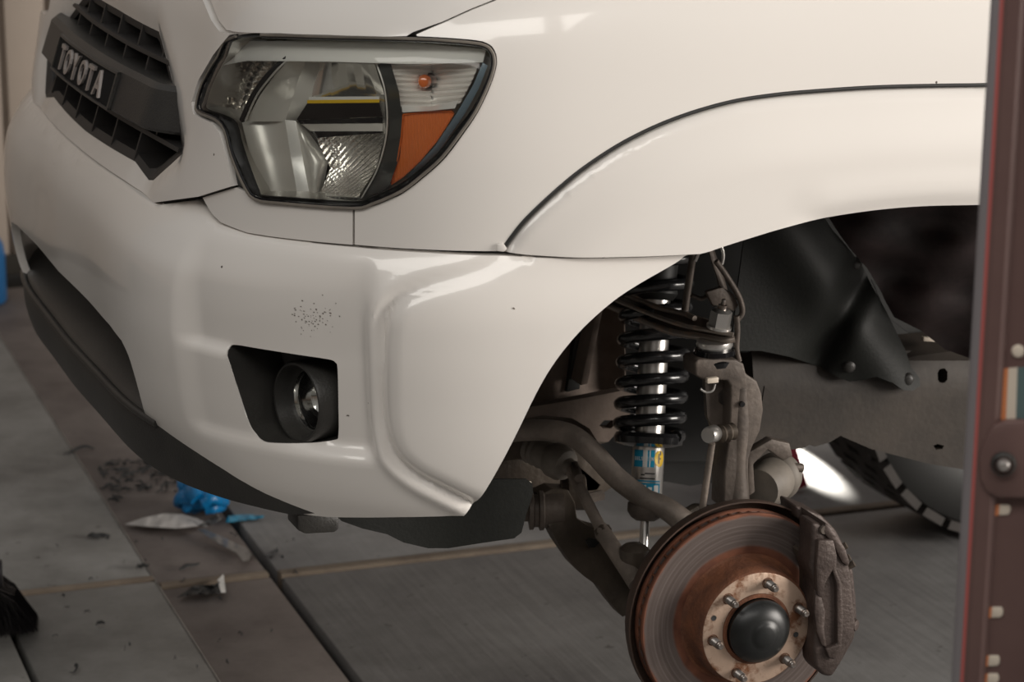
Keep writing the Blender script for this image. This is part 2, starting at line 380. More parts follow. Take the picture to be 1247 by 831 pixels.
offU = table(sk, vkU, [
 [0, 0, -.034, -.064, -.080, -.098, -.125, -.160, -.24, -.38],
 [-.001, -.001, -.035, -.065, -.081, -.099, -.126, -.160, -.24, -.38],
 [-.006, -.006, -.038, -.066, -.082, -.099, -.126, -.160, -.24, -.38],
 [0, 0, -.005, -.020, -.036, -.058, -.090, -.125, -.20, -.33],
 [0, 0, -.002, -.012, -.026, -.045, -.072, -.105, -.18, -.30],
 [0, 0, -.001, -.010, -.020, -.034, -.056, -.085, -.16, -.28],
 [0, 0, -.002, -.010, -.018, -.027, -.042, -.065, -.14, -.27],
 [0, 0, -.002, -.010, -.018, -.027, -.040, -.062, -.14, -.27]])
zU = table(sk, vkU, [
 [1.0, 1.09, 1.2, 1.3, 1.358, 1.388, 1.408, 1.421, 1.437, 1.455],
 [1.0, 1.09, 1.2, 1.3, 1.358, 1.388, 1.408, 1.421, 1.437, 1.455],
 [1.0, 1.09, 1.2, 1.3, 1.358, 1.388, 1.408, 1.421, 1.437, 1.455],
 [1.0, 1.09, 1.2, 1.3, 1.359, 1.392, 1.414, 1.428, 1.447, 1.468],
 [1.0, 1.09, 1.2, 1.3, 1.360, 1.394, 1.420, 1.438, 1.460, 1.484],
 [1.0, 1.09, 1.2, 1.3, 1.360, 1.397, 1.428, 1.450, 1.478, 1.505],
 [1.0, 1.09, 1.2, 1.3, 1.360, 1.399, 1.436, 1.465, 1.500, 1.530],
 [1.0, 1.09, 1.2, 1.3, 1.360, 1.399, 1.436, 1.465, 1.500, 1.530]])
vkB = [.55, .64, .70, .74, .80, .88, .95, 1.02, 1.06, 1.09, 1.13]
offB = table(sk, vkB, [
 [-.06, -.03, -.01, .01, .03, .038, .040, .036, .022, -.002, -.05],
 [-.06, -.03, -.01, .01, .03, .038, .040, .036, .022, -.002, -.05],
 [-.06, -.03, -.01, .01, .035, .048, .052, .044, .024, -.002, -.05],
 [-.07, -.04, -.018, .002, .020, .034, .040, .036, .020, -.002, -.05],
 [-.07, -.05, -.022, -.004, .008, .016, .022, .022, .014, -.002, -.04],
 [-.07, -.05, -.020, -.004, .004, .008, .010, .010, .006, .0, -.01],
 [-.05, -.03, -.01, .0, .0, .0, .0, .0, .0, .0, .0],
 [-.05, -.03, -.01, .0, .0, .0, .0, .0, .0, .0, .0]])
vkV = [.60, .64, .67, .72, .775, .79, .81, .86, .92]
offV = table(sk, vkV, [
 [-.12, -.05, .000, .026, .030, .02, -.05, -.075, -.08],
 [-.12, -.05, .000, .026, .030, .02, -.05, -.075, -.08],
 [-.12, -.05, .000, .026, .030, .02, -.05, -.070, -.08],
 [-.14, -.08, -.030, -.008, .000, .000, -.02, -.045, -.05],
 [-.14, -.09, -.045, -.022, -.015, -.015, -.02, -.03, -.04],
 [-.14, -.10, -.06, -.03, -.02, -.02, -.02, -.02, -.02],
 [-.14, -.10, -.06, -.03, -.02, -.02, -.02, -.02, -.02],
 [-.14, -.10, -.06, -.03, -.02, -.02, -.02, -.02, -.02]])
def hull(kind, s, v, off=0.):
    s = np.asarray(s, float); v = np.asarray(v, float); x, y, nx, ny = base(s)
    if kind == 'U': d = offU(s, v)+off; z = zU(s, v)
    elif kind == 'B': d = offB(s, v)+off; z = v
    else: d = offV(s, v)+off; z = v
    return np.stack([x+nx*d, y+ny*d, z+0*d], -1)
_grid = {}
def pix(kind, px, py, off=0.):
    if kind not in _grid:
        s = np.linspace(0., 2.3, 230); v = np.linspace(*{'U': (1.0, 1.65), 'B': (.58, 1.12), 'V': (.61, .91)}[kind], 90)
        Sg, Vg = np.meshgrid(s, v, indexing='ij'); P = hull(kind, Sg, Vg)
        _grid[kind] = (Sg, Vg, proj(P), np.linalg.norm(P-CAM, axis=-1))
    Sg, Vg, Q, D = _grid[kind]
    e = (Q[..., 0]-px)**2+(Q[..., 1]-py)**2 + ((D-3.5)*3)**2
    i = np.unravel_index(np.argmin(e), e.shape); s, v = Sg[i], Vg[i]
    for _ in range(25):
        q = proj(hull(kind, s, v, off)); h = 1e-4
        a = (proj(hull(kind, s+h, v, off))-q)/h; b = (proj(hull(kind, s, v+h, off))-q)/h
        J = np.array([[a[0], b[0]], [a[1], b[1]]]); r = np.array([px, py])-q
        try: dd = np.linalg.solve(J, r)
        except Exception: break
        dd = np.clip(dd, -.05, .05); s += dd[0]; v += dd[1]
        if abs(dd).max() < 1e-6: break
    return (float(s), float(v))
def pixs(kind, pts, off=0.): return [pix(kind, x, y, off) for x, y in pts]
def P3(kind, x, y, off=0.):
    s, v = pix(kind, x, y, off); return hull(kind, s, v, off)
def resample(poly, step):
    out = []; N = len(poly)
    for i in range(N):
        a = np.array(poly[i]); b = np.array(poly[(i+1) % N]); d = np.linalg.norm(b-a); k = max(1, int(math.ceil(d/step)))
        for j in range(k): out.append(tuple(a+(b-a)*j/k))
    return out
def area2(p): return sum(p[i][0]*p[(i+1) % len(p)][1]-p[(i+1) % len(p)][0]*p[i][1] for i in range(len(p)))
def inset(poly, d):
    """positive shrinks"""
    s = 1 if area2(poly) > 0 else -1; N = len(poly); out = []
    for i in range(N):
        a, b, c = (np.array(poly[(i+k) % N]) for k in (-1, 0, 1)); t1 = (b-a)/(np.linalg.norm(b-a)+1e-12); t2 = (c-b)/(np.linalg.norm(c-b)+1e-12)
        n1 = np.array([-t1[1], t1[0]])*s; n2 = np.array([-t2[1], t2[0]])*s; m_ = n1+n2; l = max(.35, (m_@m_)/2)
        out.append(tuple(b+m_/2*d/(l if l > .35 else .35)))
    return out
def inside(poly, x, y):
    p = np.array(poly); x = np.asarray(x); y = np.asarray(y); r = np.zeros(x.shape, bool); j = len(p)-1
    for i in range(len(p)):
        c = ((p[i, 1] > y) != (p[j, 1] > y)) & (x < (p[j, 0]-p[i, 0])*(y-p[i, 1])/(p[j, 1]-p[i, 1]+1e-15)+p[i, 0]); r ^= c; j = i
    return r
def dist(poly, x, y, closed=True):
    p = np.array(poly); N = len(p); best = np.full(np.shape(x), 1e9)
    for i in range(N if closed else N-1):
        a = p[i]; b = p[(i+1) % N]; d = b-a; t = np.clip(((x-a[0])*d[0]+(y-a[1])*d[1])/(d@d+1e-15), 0, 1)
        best = np.minimum(best, np.hypot(x-a[0]-t*d[0], y-a[1]-t*d[1]))
    return best
def sst(a, b, x): t = np.clip((x-a)/(b-a), 0, 1); return t*t*(3-2*t)
def panel(name, kind, outer, m, parent, holes=(), feat=None, off=0., step=.012, depth=.012, flip=False, label=None, gx=None, edge=.0012):
    outer = resample(outer, step); holes = [resample(h, step*.7) for h in holes]
    o = np.array(outer); s0, v0 = o.min(0); s1, v1 = o.max(0)
    sv = list(outer); E = [(i, (i+1) % len(outer)) for i in range(len(outer))]; loops = [list(range(len(outer)))]
    for h in holes:
        b = len(sv); sv += h; E += [(b+i, b+(i+1) % len(h)) for i in range(len(h))]; loops.append(list(range(b, b+len(h))))
    if gx is None: xs = np.arange(s0+step/2, s1, step)
    else: xs = np.array([x for x in gx if s0 < x < s1])
    X_, Y_ = np.meshgrid(xs, np.arange(v0+step/2, v1, step)); X_ = X_.ravel(); Y_ = Y_.ravel()
    k = inside(outer, X_, Y_) & (dist(outer, X_, Y_) > step*.45)
    for h in holes: k &= ~inside(h, X_, Y_) & (dist(h, X_, Y_) > step*.45)
    sv += list(zip(X_[k], Y_[k]))
    vs, _, fs, ov, _, _ = geometry.delaunay_2d_cdt([Vector(p) for p in sv], E, [], 1, 1e-7)
    V = np.array([tuple(v) for v in vs]); cen = [(V[list(f)].mean(0)) for f in fs]; cx = np.array(cen)
    keep = inside(outer, cx[:, 0], cx[:, 1])
    for h in holes: keep &= ~inside(h, cx[:, 0], cx[:, 1])
    fs = [tuple(f) for f, kk in zip(fs, keep) if kk]
    fo = feat(V[:, 0], V[:, 1]) if feat else 0.
    P = hull(kind, V[:, 0], V[:, 1], off+fo)
    # skirt (return flange)
    cnt = {}
    for f in fs:
        for i in range(3):
            a, b = f[i], f[(i+1) % 3]; cnt[(a, b)] = cnt.get((a, b), 0)+1
    bed = [(a, b) for (a, b) in cnt if (b, a) not in cnt]
    verts = [tuple(p) for p in P]; ring = {}
    bidx = sorted({a for e_ in bed for a in e_})
    if depth:
        Q = hull(kind, V[bidx, 0], V[bidx, 1], off+(fo[bidx] if feat else 0.)-depth)
        for i_, q in zip(bidx, Q): ring[i_] = len(verts); verts.append(tuple(q))
        for a, b in bed: fs.append((b, a, ring[a], ring[b]))
    ob = mesh(name, verts, fs, m, parent, True, label=label)
    bm = bmesh.new(); bm.from_mesh(ob.data)
    bmesh.ops.recalc_face_normals(bm, faces=bm.faces)
    f0 = bm.faces[:][0]
    bm.normal_update()
    bm.to_mesh(ob.data); bm.free(); autosmooth(ob, 50)
    return ob
def mir(half):  # half: list of (s,v) starting and ending near s=0
    return half + [(-s, v) for s, v in reversed(half)]
def loft(name, A, B, m, parent, kind='U', nu=24, nv=8, amp=None, label=None):
    """A,B: polylines of (px,py,off) on the offset hull"""
    def rs(L, k):
        L = np.array(L, float); d = np.concatenate([[0], np.cumsum(np.linalg.norm(np.diff(L[:, :2], axis=0), axis=1))]); t = np.linspace(0, d[-1], k)
        return np.stack([np.interp(t, d, L[:, j]) for j in range(3)], 1)
    a, b = rs(A, nu), rs(B, nu); vs = []
    Pa = np.array([P3(kind, *q) for q in a]); Pb = np.array([P3(kind, *q) for q in b])
    for j in range(nv):
        t = j/(nv-1)
        for i in range(nu):
            p = Pa[i]*(1-t)+Pb[i]*t
            if amp: p = p + amp(i/(nu-1), t)
            vs.append(p)
    fs = [(j*nu+i, j*nu+i+1, (j+1)*nu+i+1, (j+1)*nu+i) for j in range(nv-1) for i in range(nu-1)]
    return autosmooth(mesh(name, vs, fs, m, parent, True, label=label), 28)
#@@BODY
# ------------------------------------------------------------------ setting: floor, wall
def grp(o): return tag(o, kind='structure')
A_ = radians(-1.6)
def fl(u, w): return (u*cos(A_)-w*sin(A_)*1, u*sin(A_)+w*cos(A_))
floor = grp(mesh('floor', [(-14, -14, -.05), (14, -14, -.05), (14, 14, -.05), (-14, 14, -.05)], [(0, 1, 2, 3)], jointd, None, False, origin=(0, 0, -.05)))
def slab(name, u0, u1, w0, w1, m, z=0., bev=.004, tilt=0.):
    pts = [(*fl(u0, w0), -.045), (*fl(u1, w0), -.045), (*fl(u1, w1), -.045), (*fl(u0, w1), -.045)]
    bm = bmesh.new(); V = [bm.verts.new(p) for p in pts]; T = [bm.verts.new((p[0], p[1], z+(tilt if i in (1, 2) else 0))) for i, p in enumerate(pts)]
    for i in range(4): bm.faces.new((V[i], V[(i+1) % 4], T[(i+1) % 4], T[i]))
    bm.faces.new(T[::1]); bm.faces.new(V[::-1])
    bmesh.ops.bevel(bm, geom=[e for e in bm.edges if all(v in T for v in e.verts)], offset=bev, segments=2, affect='EDGES', profile=.5)
    return autosmooth(bmo(name, bm, m, floor, True), 30)
# joint measured from the picture: across-joint at w=1.79, strip between u=-.42 and u=-.19
W0, W1 = 1.80, 1.735
slab('concrete_slab', -3.4, -.530, W0, 4.4, conc); slab('concrete_slab', -3.4, -.530, 4.42, 7, conc)
slab('concrete_slab', -.526, -.300, W0-.03, 4.4, concr, z=-.002); slab('concrete_slab', -.281, 2.4, W1+.012, 4.4, conc2); slab('concrete_slab', 2.41, 6, W1+.012, 4.4, conc2)
slab('concrete_slab', -.842, -.530, -.6, W0-.030, conc); slab('concrete_slab', -2.4, -.855, -.6, W0-.030, conc)
slab('concrete_slab', -.526, -.300, -.6, W1-.012, concr, z=-.003); slab('concrete_slab', -.281, 2.4, -.6, W1-.030, conc2); slab('concrete_slab', 2.41, 6, -.6, W1-.03, conc2)
for (a, b) in ((-3.4, -.86), (-.84, -.53), (-.526, -.3), (-.281, 2.4), (2.41, 6)): slab('concrete_slab', a, b, -3.2, -.62, conc if a < -.6 else conc2)
for (a, b) in ((-5.9, -3.42), (-3.4, 0), (.02, 6)): slab('concrete_slab', a, b, -8, -3.22, conc2)
slab('concrete_slab', -5.9, -3.42, -3.2, 4.4, conc)
slab('joint_filler', -3.4, -.530, W0-.024, W0-.004, jointm, z=.004, bev=.003); slab('joint_filler', -.525, -.302, W1-.006, W1+.018, jointm, z=.003, bev=.003)
slab('joint_filler', -.281, 2.4, W1-.024, W1+.008, jointm, z=.005, bev=.004)
slab('joint_filler', -.5290, -.5268, -.6, 4.4, edgem, z=.0005, bev=.0005)
wall = grp(mesh('wall_back', [(-3, 4.62, 0), (8, 4.62, 0), (8, 4.62, 3.4), (-3, 4.62, 3.4), (-3, 4.74, 0), (8, 4.74, 0), (8, 4.74, 3.4), (-3, 4.74, 3.4)],
    [(0, 1, 2, 3), (5, 4, 7, 6), (1, 5, 6, 2), (4, 0, 3, 7), (3, 2, 6, 7), (0, 4, 5, 1)], wallm, None, False))
x = -3.0
for i in range(80):
    w_ = .1375
    if i % 3 != 2 or True:
        p = box('wall_panel', (x+w_/2, 4.605, 1.7), (w_-.018, .03, 3.38), wallm, wall, .006)
    x += w_
grp(box('baseboard_back', (2.5, 4.575, .03), (11, .02, .06), jointd, None, .004))
# ------------------------------------------------------------------ truck
truck = empty('pickup_truck', (0, YC, 0), 'white pickup truck with its front left wheel off, brake rotor bare', 'truck')
T = truck
# features on the bumper, in (s,v) space
def spx(L, n=4, closed=False): return [tuple(p) for p in smoothpts(L, n, closed)]
padline = pixs('B', spx([(622, 312), (605, 320), (590, 327), (555, 337), (520, 347), (488, 362), (472, 382), (467, 410), (466, 450), (467, 500), (473, 535), (486, 560), (510, 580), (540, 596), (576, 614)], 3))
vA = pix('B', 520, 352)[1]; vB = pix('B', 590, 324)[1]; VA = pix('B', 460, 400)[1]
padpoly = padline + [(pix('B', 575, 618)), (sX(.2), .7), (sX(.2), 1.12), pix('B', 640, 314)]
podpoly = pixs('B', [(222, 318), (250, 303), (330, 306), (420, 315), (452, 330), (456, 380), (450, 440), (440, 500), (425, 528), (405, 545), (340, 555), (262, 560), (248, 520), (225, 430)])
podedge = podpoly
pX1 = pix('B', 300, 440)[0]; pX2 = pix('B', 400, 450)[0]; podL = pix('B', 214, 400)[0]; podR = pix('B', 462, 450)[0]; cr_t = pix('B', 330, 300)[1]; cr_b = pix('B', 262, 421)[1]
ridge = pixs('B', [(228, 562), (262, 566), (340, 558), (400, 549), (415, 533), (440, 527), (462, 533)])
def bfeat(s, v):
    o_ = np.zeros_like(s); near = (s > .3)
    if not near.any(): return o_
    a, b = s[near], v[near]
    ins = inside(padpoly, a, b); d = dist(padline, a, b, False); sd = np.where(ins, d, -d)
    fd = 1-.85*sst(VA, vB, b)
    f = .012*sst(-.012, .026, sd)*(1-.6*sst(VA, vB, b)) + fd*(-.0085*np.exp(-(sd/.0062)**2) + .0065*np.exp(-((sd+.017)/.0095)**2))
    q = (b-cr_b)/(cr_t-cr_b); gv = np.where(q > 0, 1-np.clip(q, 0, 1)**1.3, 0.)
    ret = .60*(1-sst(pX1, pX2, a)); gb = 1-ret*(1-sst(-.10, 0.0, q)); gb = np.where(q < 0, gb*sst(-1.02, -.85, q), gv)
    f += -.020*gb*sst(podL-.012, podL+.035, a)*(1-sst(podR-.03, podR, a))
    o_[near] = f; return o_
top = [(0, 1.088), (.3, 1.088)] + pixs('B', [(190, 250), (240, 243.5), (252, 258), (264, 273), (300, 286), (360, 294), (430, 301), (520, 308), (608, 311.5), (700, 314), (780, 312.5), (836, 309.5)])
arch_b = pixs('B', spx([(832, 311), (820, 320), (775, 345), (745, 364), (715, 389), (690, 416), (668, 446), (650, 478), (630, 520), (612, 556), (592, 592), (578, 612), (565, 627)]))
bot = pixs('B', spx([(555, 628), (520, 629.5), (400, 630), (345, 621), (300, 611), (270, 602), (245, 592), (222, 577), (205, 562), (190, 540), (177, 505), (166, 465), (157, 435), (148, 415)], 3)) + [(.36, .893), (.2, .893), (0, .893)]
fogh = pixs('B', spx([(268, 426), (276, 424), (300, 428), (350, 436), (390, 442), (400, 446), (403, 455), (404, 500), (404, 534), (399, 541), (370, 543), (330, 541), (316, 538), (306, 530), (298, 518), (285, 480), (273, 443)], 3, True))
half = top+arch_b+bot
outer = top+arch_b+bot[:-1]+[(0, .893)]+[(-s, v) for s, v in reversed(bot[:-1])]+[(-s, v) for s, v in reversed(arch_b)]+[(-s, v) for s, v in reversed(top[1:])]
gx = np.concatenate([np.arange(-1.6, .1, .035), np.arange(.1, .42, .012), np.arange(.42, 1.6, .0055)])
fogm = [(-s, v) for s, v in fogh]
bumper = panel('front_bumper', 'B', outer, paint, T, holes=[fogh, fogm], feat=bfeat, step=.0068, depth=.014, gx=gx)
# scuffs on the painted bumper
rs = random.Random(3); vs = []; fs = []
for i in range(85):
    x_, y_ = rs.gauss(378, 13), rs.gauss(391, 10)
    if i > 80: x_, y_ = ((624, 373), (624.5, 374), (416, 511), (733, 313), (745, 313.5))[i-81][:2] if i-81 < 4 else (740, 314)
    s_, v_ = pix('B', x_, y_); r_ = rs.uniform(.0004, .0011)*(1.8 if i > 80 else 1); b = len(vs); a0 = rs.uniform(0, 3)
    for k in range(6):
        a = a0+k*pi/3; q = (s_+r_*cos(a)*rs.uniform(.7, 1.8), v_+r_*sin(a)*rs.uniform(.5, 1.1)); vs.append(hull('B', q[0], q[1], float(bfeat(np.array([q[0]]), np.array([q[1]]))[0])+.0006))
    fs.append(tuple(range(b, b+6)))
tag(mesh('scuff_marks', vs, fs, greyrub, bumper, False), kind='stuff')
# --- fog lamp pocket
def pocket(name, poly, kind, depth, m, parent, lab=None, floorpull=0., featf=None):
    P = resample(poly, .008); c = np.mean(P, 0); vs = []; fs = []; N = len(P); n_ = 8
    for j in range(n_):
        t = j/(n_-1); sc = 1-.16*t*t
        for p in P:
            q = c+(np.array(p)-c)*sc; fo = featf(np.array([abs(p[0])]), np.array([p[1]]))[0] if featf else 0
            vs.append(hull(kind, q[0], q[1], fo-.002-depth*t))
    for j in range(n_-1):
        for i in range(N): fs.append((j*N+i, j*N+(i+1) % N, (j+1)*N+(i+1) % N, (j+1)*N+i))
    fs.append(tuple((n_-1)*N+i for i in range(N)))
    return autosmooth(mesh(name, vs, fs, m, parent, True, label=lab), 40)
for poly in (fogh, fogm): pocket('fog_lamp_pocket', poly, 'B', .085, blackpl, T, featf=bfeat)
fc = Vector(hull('B', *pix('B', 364, 490, -.036), -.036)); fax = Vector((-.95, -.32, .03)).normalized()
fog = lathe('fog_lamp_shroud', [(.056, -.06), (.056, .0), (.054, .004), (.051, .004), (.048, -.010), (.045, -.022), (.044, -.026), (.044, -.05)], fc, fax, blackpl, T)
lathe('bezel', [(.044, -.026), (.0445, -.021), (.0405, -.020), (.0395, -.026)], fc, fax, chrome, fog)
lathe('reflector', [(.0395, -.026), (.030, -.040), (.016, -.050), (0, -.053)], fc, fax, chrome, fog)
lathe('bulb_shield', [(.009, -.055), (.009, -.038), (.007, -.036), (0, -.035)], fc, fax, satin, fog, 20)
lathe('fog_lens', [(.0405, -.024), (.028, -.017), (.013, -.014), (0, -.0135)], fc, fax, lensm, fog)
# --- valance (black lower plastic)
vb = pixs('V', [(355, 627), (335, 622), (285, 608), (232, 592), (200, 575), (165, 552), (130, 515)])
vb = [(.758, .700), (.70, .702), (.60, .703), (.5, .703), (.3, .703), (.15, .703)]
vo = [(0, .905), (.45, .905)] + [(.62, .90), (.70, .80), (.80, .745), (.93, .735)] + vb
vo2 = vo+[(0, .703)]
vo3 = [(max(0, s), v) for s, v in vo2]; outerv = vo3+[(-s, v) for s, v in reversed(vo3[1:-1])]
panel('lower_valance', 'V', outerv, blackpl, T, step=.014, depth=.02)
tube('valance_lip', [hull('V', s, .780, .000) for s in np.linspace(-.50, .50, 25)], .006, blackpl, T, seg=8, sm=1)
# block bracket and splash shield below the bumper
pcast('tow_bracket', [(362, 628), (412, 629), (413, 645), (408, 649), (372, 651), (362, 646)], .10, .05, blackpl, T, bev=.003)
def pxsheet(name, outline, Yf, m, parent, step=8, thick=.003, label=None, holes=()):
    sv = resample(outline, step); E = [(i, (i+1) % len(sv)) for i in range(len(sv))]; out = list(sv)
    hs = []
    for h in holes:
        h = resample(h, step*.6); b = len(sv); sv += h; E += [(b+i, b+(i+1) % len(h)) for i in range(len(h))]; hs.append(h)
    a = np.array(out); g = np.meshgrid(np.arange(a[:, 0].min(), a[:, 0].max(), step), np.arange(a[:, 1].min(), a[:, 1].max(), step)); X_, Y_ = g[0].ravel(), g[1].ravel()
    k = inside(out, X_, Y_) & (dist(out, X_, Y_) > step*.45)
    for h in hs: k &= ~inside(h, X_, Y_) & (dist(h, X_, Y_) > step*.3)
    sv += list(zip(X_[k], Y_[k])); vs, _, fs, _, _, _ = geometry.delaunay_2d_cdt([Vector(p) for p in sv], E, [], 1, 1e-6)
    V = np.array([tuple(v) for v in vs]); cx = np.array([V[list(f)].mean(0) for f in fs]); keep = inside(out, cx[:, 0], cx[:, 1])
    for h in hs: keep &= ~inside(h, cx[:, 0], cx[:, 1])
    fs = [tuple(f) for f, kk in zip(fs, keep) if kk]
    P = [Vector(at(x, y, Y=Yf(x, y))) for x, y in V]
    bm = bmesh.new(); B = [bm.verts.new(p) for p in P]
    for f in fs: bm.faces.new([B[i] for i in f])
    bm.normal_update(); bmesh.ops.solidify(bm, geom=bm.faces[:], thickness=thick)
    o = bmo(name, bm, m, parent, True, label); return autosmooth(o, 40)
pxsheet('splash_shield', [(400, 620), (415, 634), (440, 643), (470, 650), (490, 660), (520, 667), (545, 667), (590, 660), (625, 655), (634, 648), (640, 625), (648, 600), (647, 588), (640, 583), (590, 583), (560, 590), (540, 600)],
        lambda x, y: .12+.00015*(640-x)*.0+.006*sin(x/37.), liner, T, thick=.004)
lathe('push_rivet', [(0, .002), (.003, .002), (.004, 0)], at(644.5, 589.5, Y=.118), (0, -1, 0), creamm, T, 12)
# --- upper body
SE = sX(1.05)
gopen = [(0, 1.300), (.25, 1.298)] + pixs('U', [(189, 40), (205, 100), (219, 180), (217, 188), (182, 220), (176, 220)]) + [(.3, 1.118), (0, 1.114)]
gopen = [gopen[0], gopen[1]] + [p for p in gopen[2:]]
gfull = gopen + [(-s, v) for s, v in reversed(gopen[1:-1])]
hdr = [(0, 1.382), (.28, 1.384)] + pixs('U', [(250, -4), (262, 24), (272, 38), (284, 42), (264, 67), (246, 98), (238, 124), (240, 138), (262, 149), (272, 162), (280, 190), (287, 226), (246, 239), (192, 246.5)]) + [(.3, 1.091), (0, 1.091)]
hfull = hdr + [(-s, v) for s, v in reversed(hdr[1:-1])]
gl_ = pixs('U', [(189, 40), (205, 100), (219, 180), (217, 188), (182, 220)])
def hfeat(s, v):
    d = dist(gfull, s, v); return -.006*np.exp(-(d/.012)**2)+.006*sst(0, .05, d)
panel('grille_surround', 'U', hfull, paint, T, holes=[gfull], feat=hfeat, step=.012, depth=.016)
fill = pixs('U', [(246, 241), (287, 228.5), (300, 234), (330, 246), (360, 250), (429, 256), (429, 298.5), (360, 292), (300, 283.5), (268, 271), (257, 260)])
fillm = [(-s, v) for s, v in fill]
for p in (fill, fillm): panel('headlamp_filler_panel', 'U', p, paint, T, step=.012, off=-.001, depth=.014)
flarel = pixs('U', spx([(612, 303), (626, 284), (640, 267), (668, 240), (700, 212.5), (730, 191), (760, 172.5), (795, 155), (830, 141), (865, 130), (900, 121.5), (940, 115.5), (980, 111.5), (1060, 106), (1130, 104), (1200, 103)], 2))
tail = [(sX(.42), 1.262), (sX(.56), 1.225), (sX(.68), 1.15), (sX(.76), 1.03), (sX(.80), .85)]
hoodline = pixs('U', [(507, 42), (540, 28), (575, 12), (620, -6)])
hl_r = pixs('U', spx([(432, 256), (455, 251), (475, 243), (492, 235), (518, 215), (542, 193), (564, 164), (582, 137), (596, 108), (604, 84), (605, 70), (601, 59), (594, 53), (580, 49), (545, 46), (508, 44)], 3))
fender = hl_r + hoodline + [(sX(-.1), 1.50), (sX(.4), 1.54), (SE, 1.55), (SE, .85), (sX(.81), .85)] + list(reversed(tail)) + [(s-.0, v+.0) for s, v in reversed(flarel)] + pixs('U', [(604, 306), (520, 304), (432, 298)])
def ffeat(s, v):
    # faint crease running back from the top of the headlamp
    return .004*np.exp(-((v-1.10)/.02)**2)*0
fgx = np.concatenate([np.arange(.4, 2.0, .012), np.arange(2.0, 3.2, .05)])
for sg_ in (1, -1):
    p = [(s*sg_, v) for s, v in fender]
    panel('front_fender', 'U', p, paint, T, step=.0125, depth=.012, gx=fgx if sg_ > 0 else -fgx[::-1])
hood = [(0, 1.387), (.28, 1.389)] + pixs('U', [(254, -6), (266, 24), (276, 36.5), (290, 39), (340, 40.5), (400, 42.5), (460, 44.5), (495, 44), (503, 39), (539, 26.3), (573.5, 10.6), (619, -7.7)]) + [(sX(-.1), 1.508), (sX(.4), 1.548), (SE, 1.558), (SE, 1.69), (sX(-.1), 1.69), (.5, 1.69), (0, 1.69)]
panel('hood', 'U', hood+[(-s, v) for s, v in reversed(hood[1:-1])], paint, T, step=.02, depth=.014)
ht = [hull('U', s, 1.69) for s in np.linspace(-SE, SE, 61)]
c0 = np.array([.45, YC, 1.55]); L_ = len(ht); vs = []; fs = []
for j_, t_ in enumerate((0, .15, .35, .6, .85)):
    for p in ht: q_ = p*(1-t_)+c0*t_; q_[2] = p[2]*(1-t_)**2+c0[2]*(1-(1-t_)**2); vs.append(tuple(q_))
for j_ in range(4): fs += [(j_*L_+i_, j_*L_+i_+1, (j_+1)*L_+i_+1, (j_+1)*L_+i_) for i_ in range(L_-1)]
vs.append(tuple(c0)); fs += [(4*L_+i_, 4*L_+i_+1, 5*L_) for i_ in range(L_-1)]
mesh('hood_skin', vs, fs, paint, T)
# --- fender flare
fl_top = flarel
flare = fl_top + [(s, v-.004) for s, v in tail] + [(sX(.70), .85), (sX(.66), .98), (sX(.58), 1.055), (sX(.45), 1.10)] + \
    pixs('U', spx([(1190, 248.5), (1120, 250), (1060, 255), (1000, 264), (950, 275), (900, 290), (872, 299), (858, 304), (846, 307)], 4)[:-1]+[(846, 307), (780, 310), (700, 311.5), (640, 310), (614, 307.5)])
flare = [(s, v) for s, v in flare]
toplin = fl_top+tail
lipl = [(sX(.70), .85), (sX(.66), .98), (sX(.58), 1.055), (sX(.45), 1.10)] + pixs('U', spx([(1190, 248.5), (1120, 250), (1060, 255), (1000, 264), (950, 275), (900, 290), (872, 299), (858, 304), (846, 307)], 3))
def flf(s, v):
    s = np.abs(s)
    d = dist(toplin, s, v, False); l = dist(lipl, s, v, False)
    return -.012*np.exp(-(d/.007)**2) + .014*sst(0, .10, d) + sst(sX(-.14), sX(0.02), s)*(.003*np.exp(-((l-.03)/.020)**2) - .006*np.exp(-(l/.012)**2))
for sg_ in (1, -1):
    f_ = panel('fender_flare', 'U', [(s*sg_, v) for s, v in inset(flare, .0018)], paint, T, step=.0078 if sg_ > 0 else .02, depth=.03, feat=flf, off=.003)
    tube('flare_gasket', [hull('U', s*sg_, v-.0005, -.0015) for s, v in toplin], .0031, rubber, T, seg=8, sm=2)
P_ = [P3('U', *q, .004) for q in [(605, 306), (606, 298), (613, 296), (618, 303), (614, 307)]]
cast('flare_clip', P_, -.006, paint, T, bev=.001, axis=(0, -1, 0))

# ------------------------------------------------------------------ headlamp
G = [(290, 42.5), (268, 67), (250, 98), (242, 124), (243, 138), (264, 147), (275, 160), (283, 190), (298, 226), (312, 244), (345, 249), (430, 255), (455, 249.5), (490, 234), (516, 214), (540, 192), (562, 163), (580, 137), (594, 108), (602, 85), (603, 70), (599, 60), (592, 54), (578, 50.5), (545, 47.5), (508, 45.5), (400, 43)]
Gi = [(293, 46), (274, 68), (257, 100), (249, 124), (250, 133), (270, 140), (286, 150), (293, 175), (303, 205), (314, 233), (318, 238), (345, 240), (430, 245.5), (452, 240), (485, 225), (511, 206), (534, 185), (556, 157), (575, 133), (589, 106), (597.5, 84), (598.5, 72), (594.5, 62.5), (588, 58), (575, 54.5), (545, 51.3), (508, 49.3), (400, 46.6)]
hl = mesh('headlamp', *(lambda n_: ([], []))(0), gloss, T) if False else None
G = spx(G, 3, True); Gi = spx(Gi, 3, True)
gs = pixs('U', G); gi = pixs('U', Gi)
hl = panel('headlamp_housing_rim', 'U', gs, rubber, T, holes=[gi], step=.007, depth=.03, off=-.0015, feat=lambda s, v: .006*np.sin(np.clip(dist(gs, s, v)/.014, 0, 1)*pi)-.003)
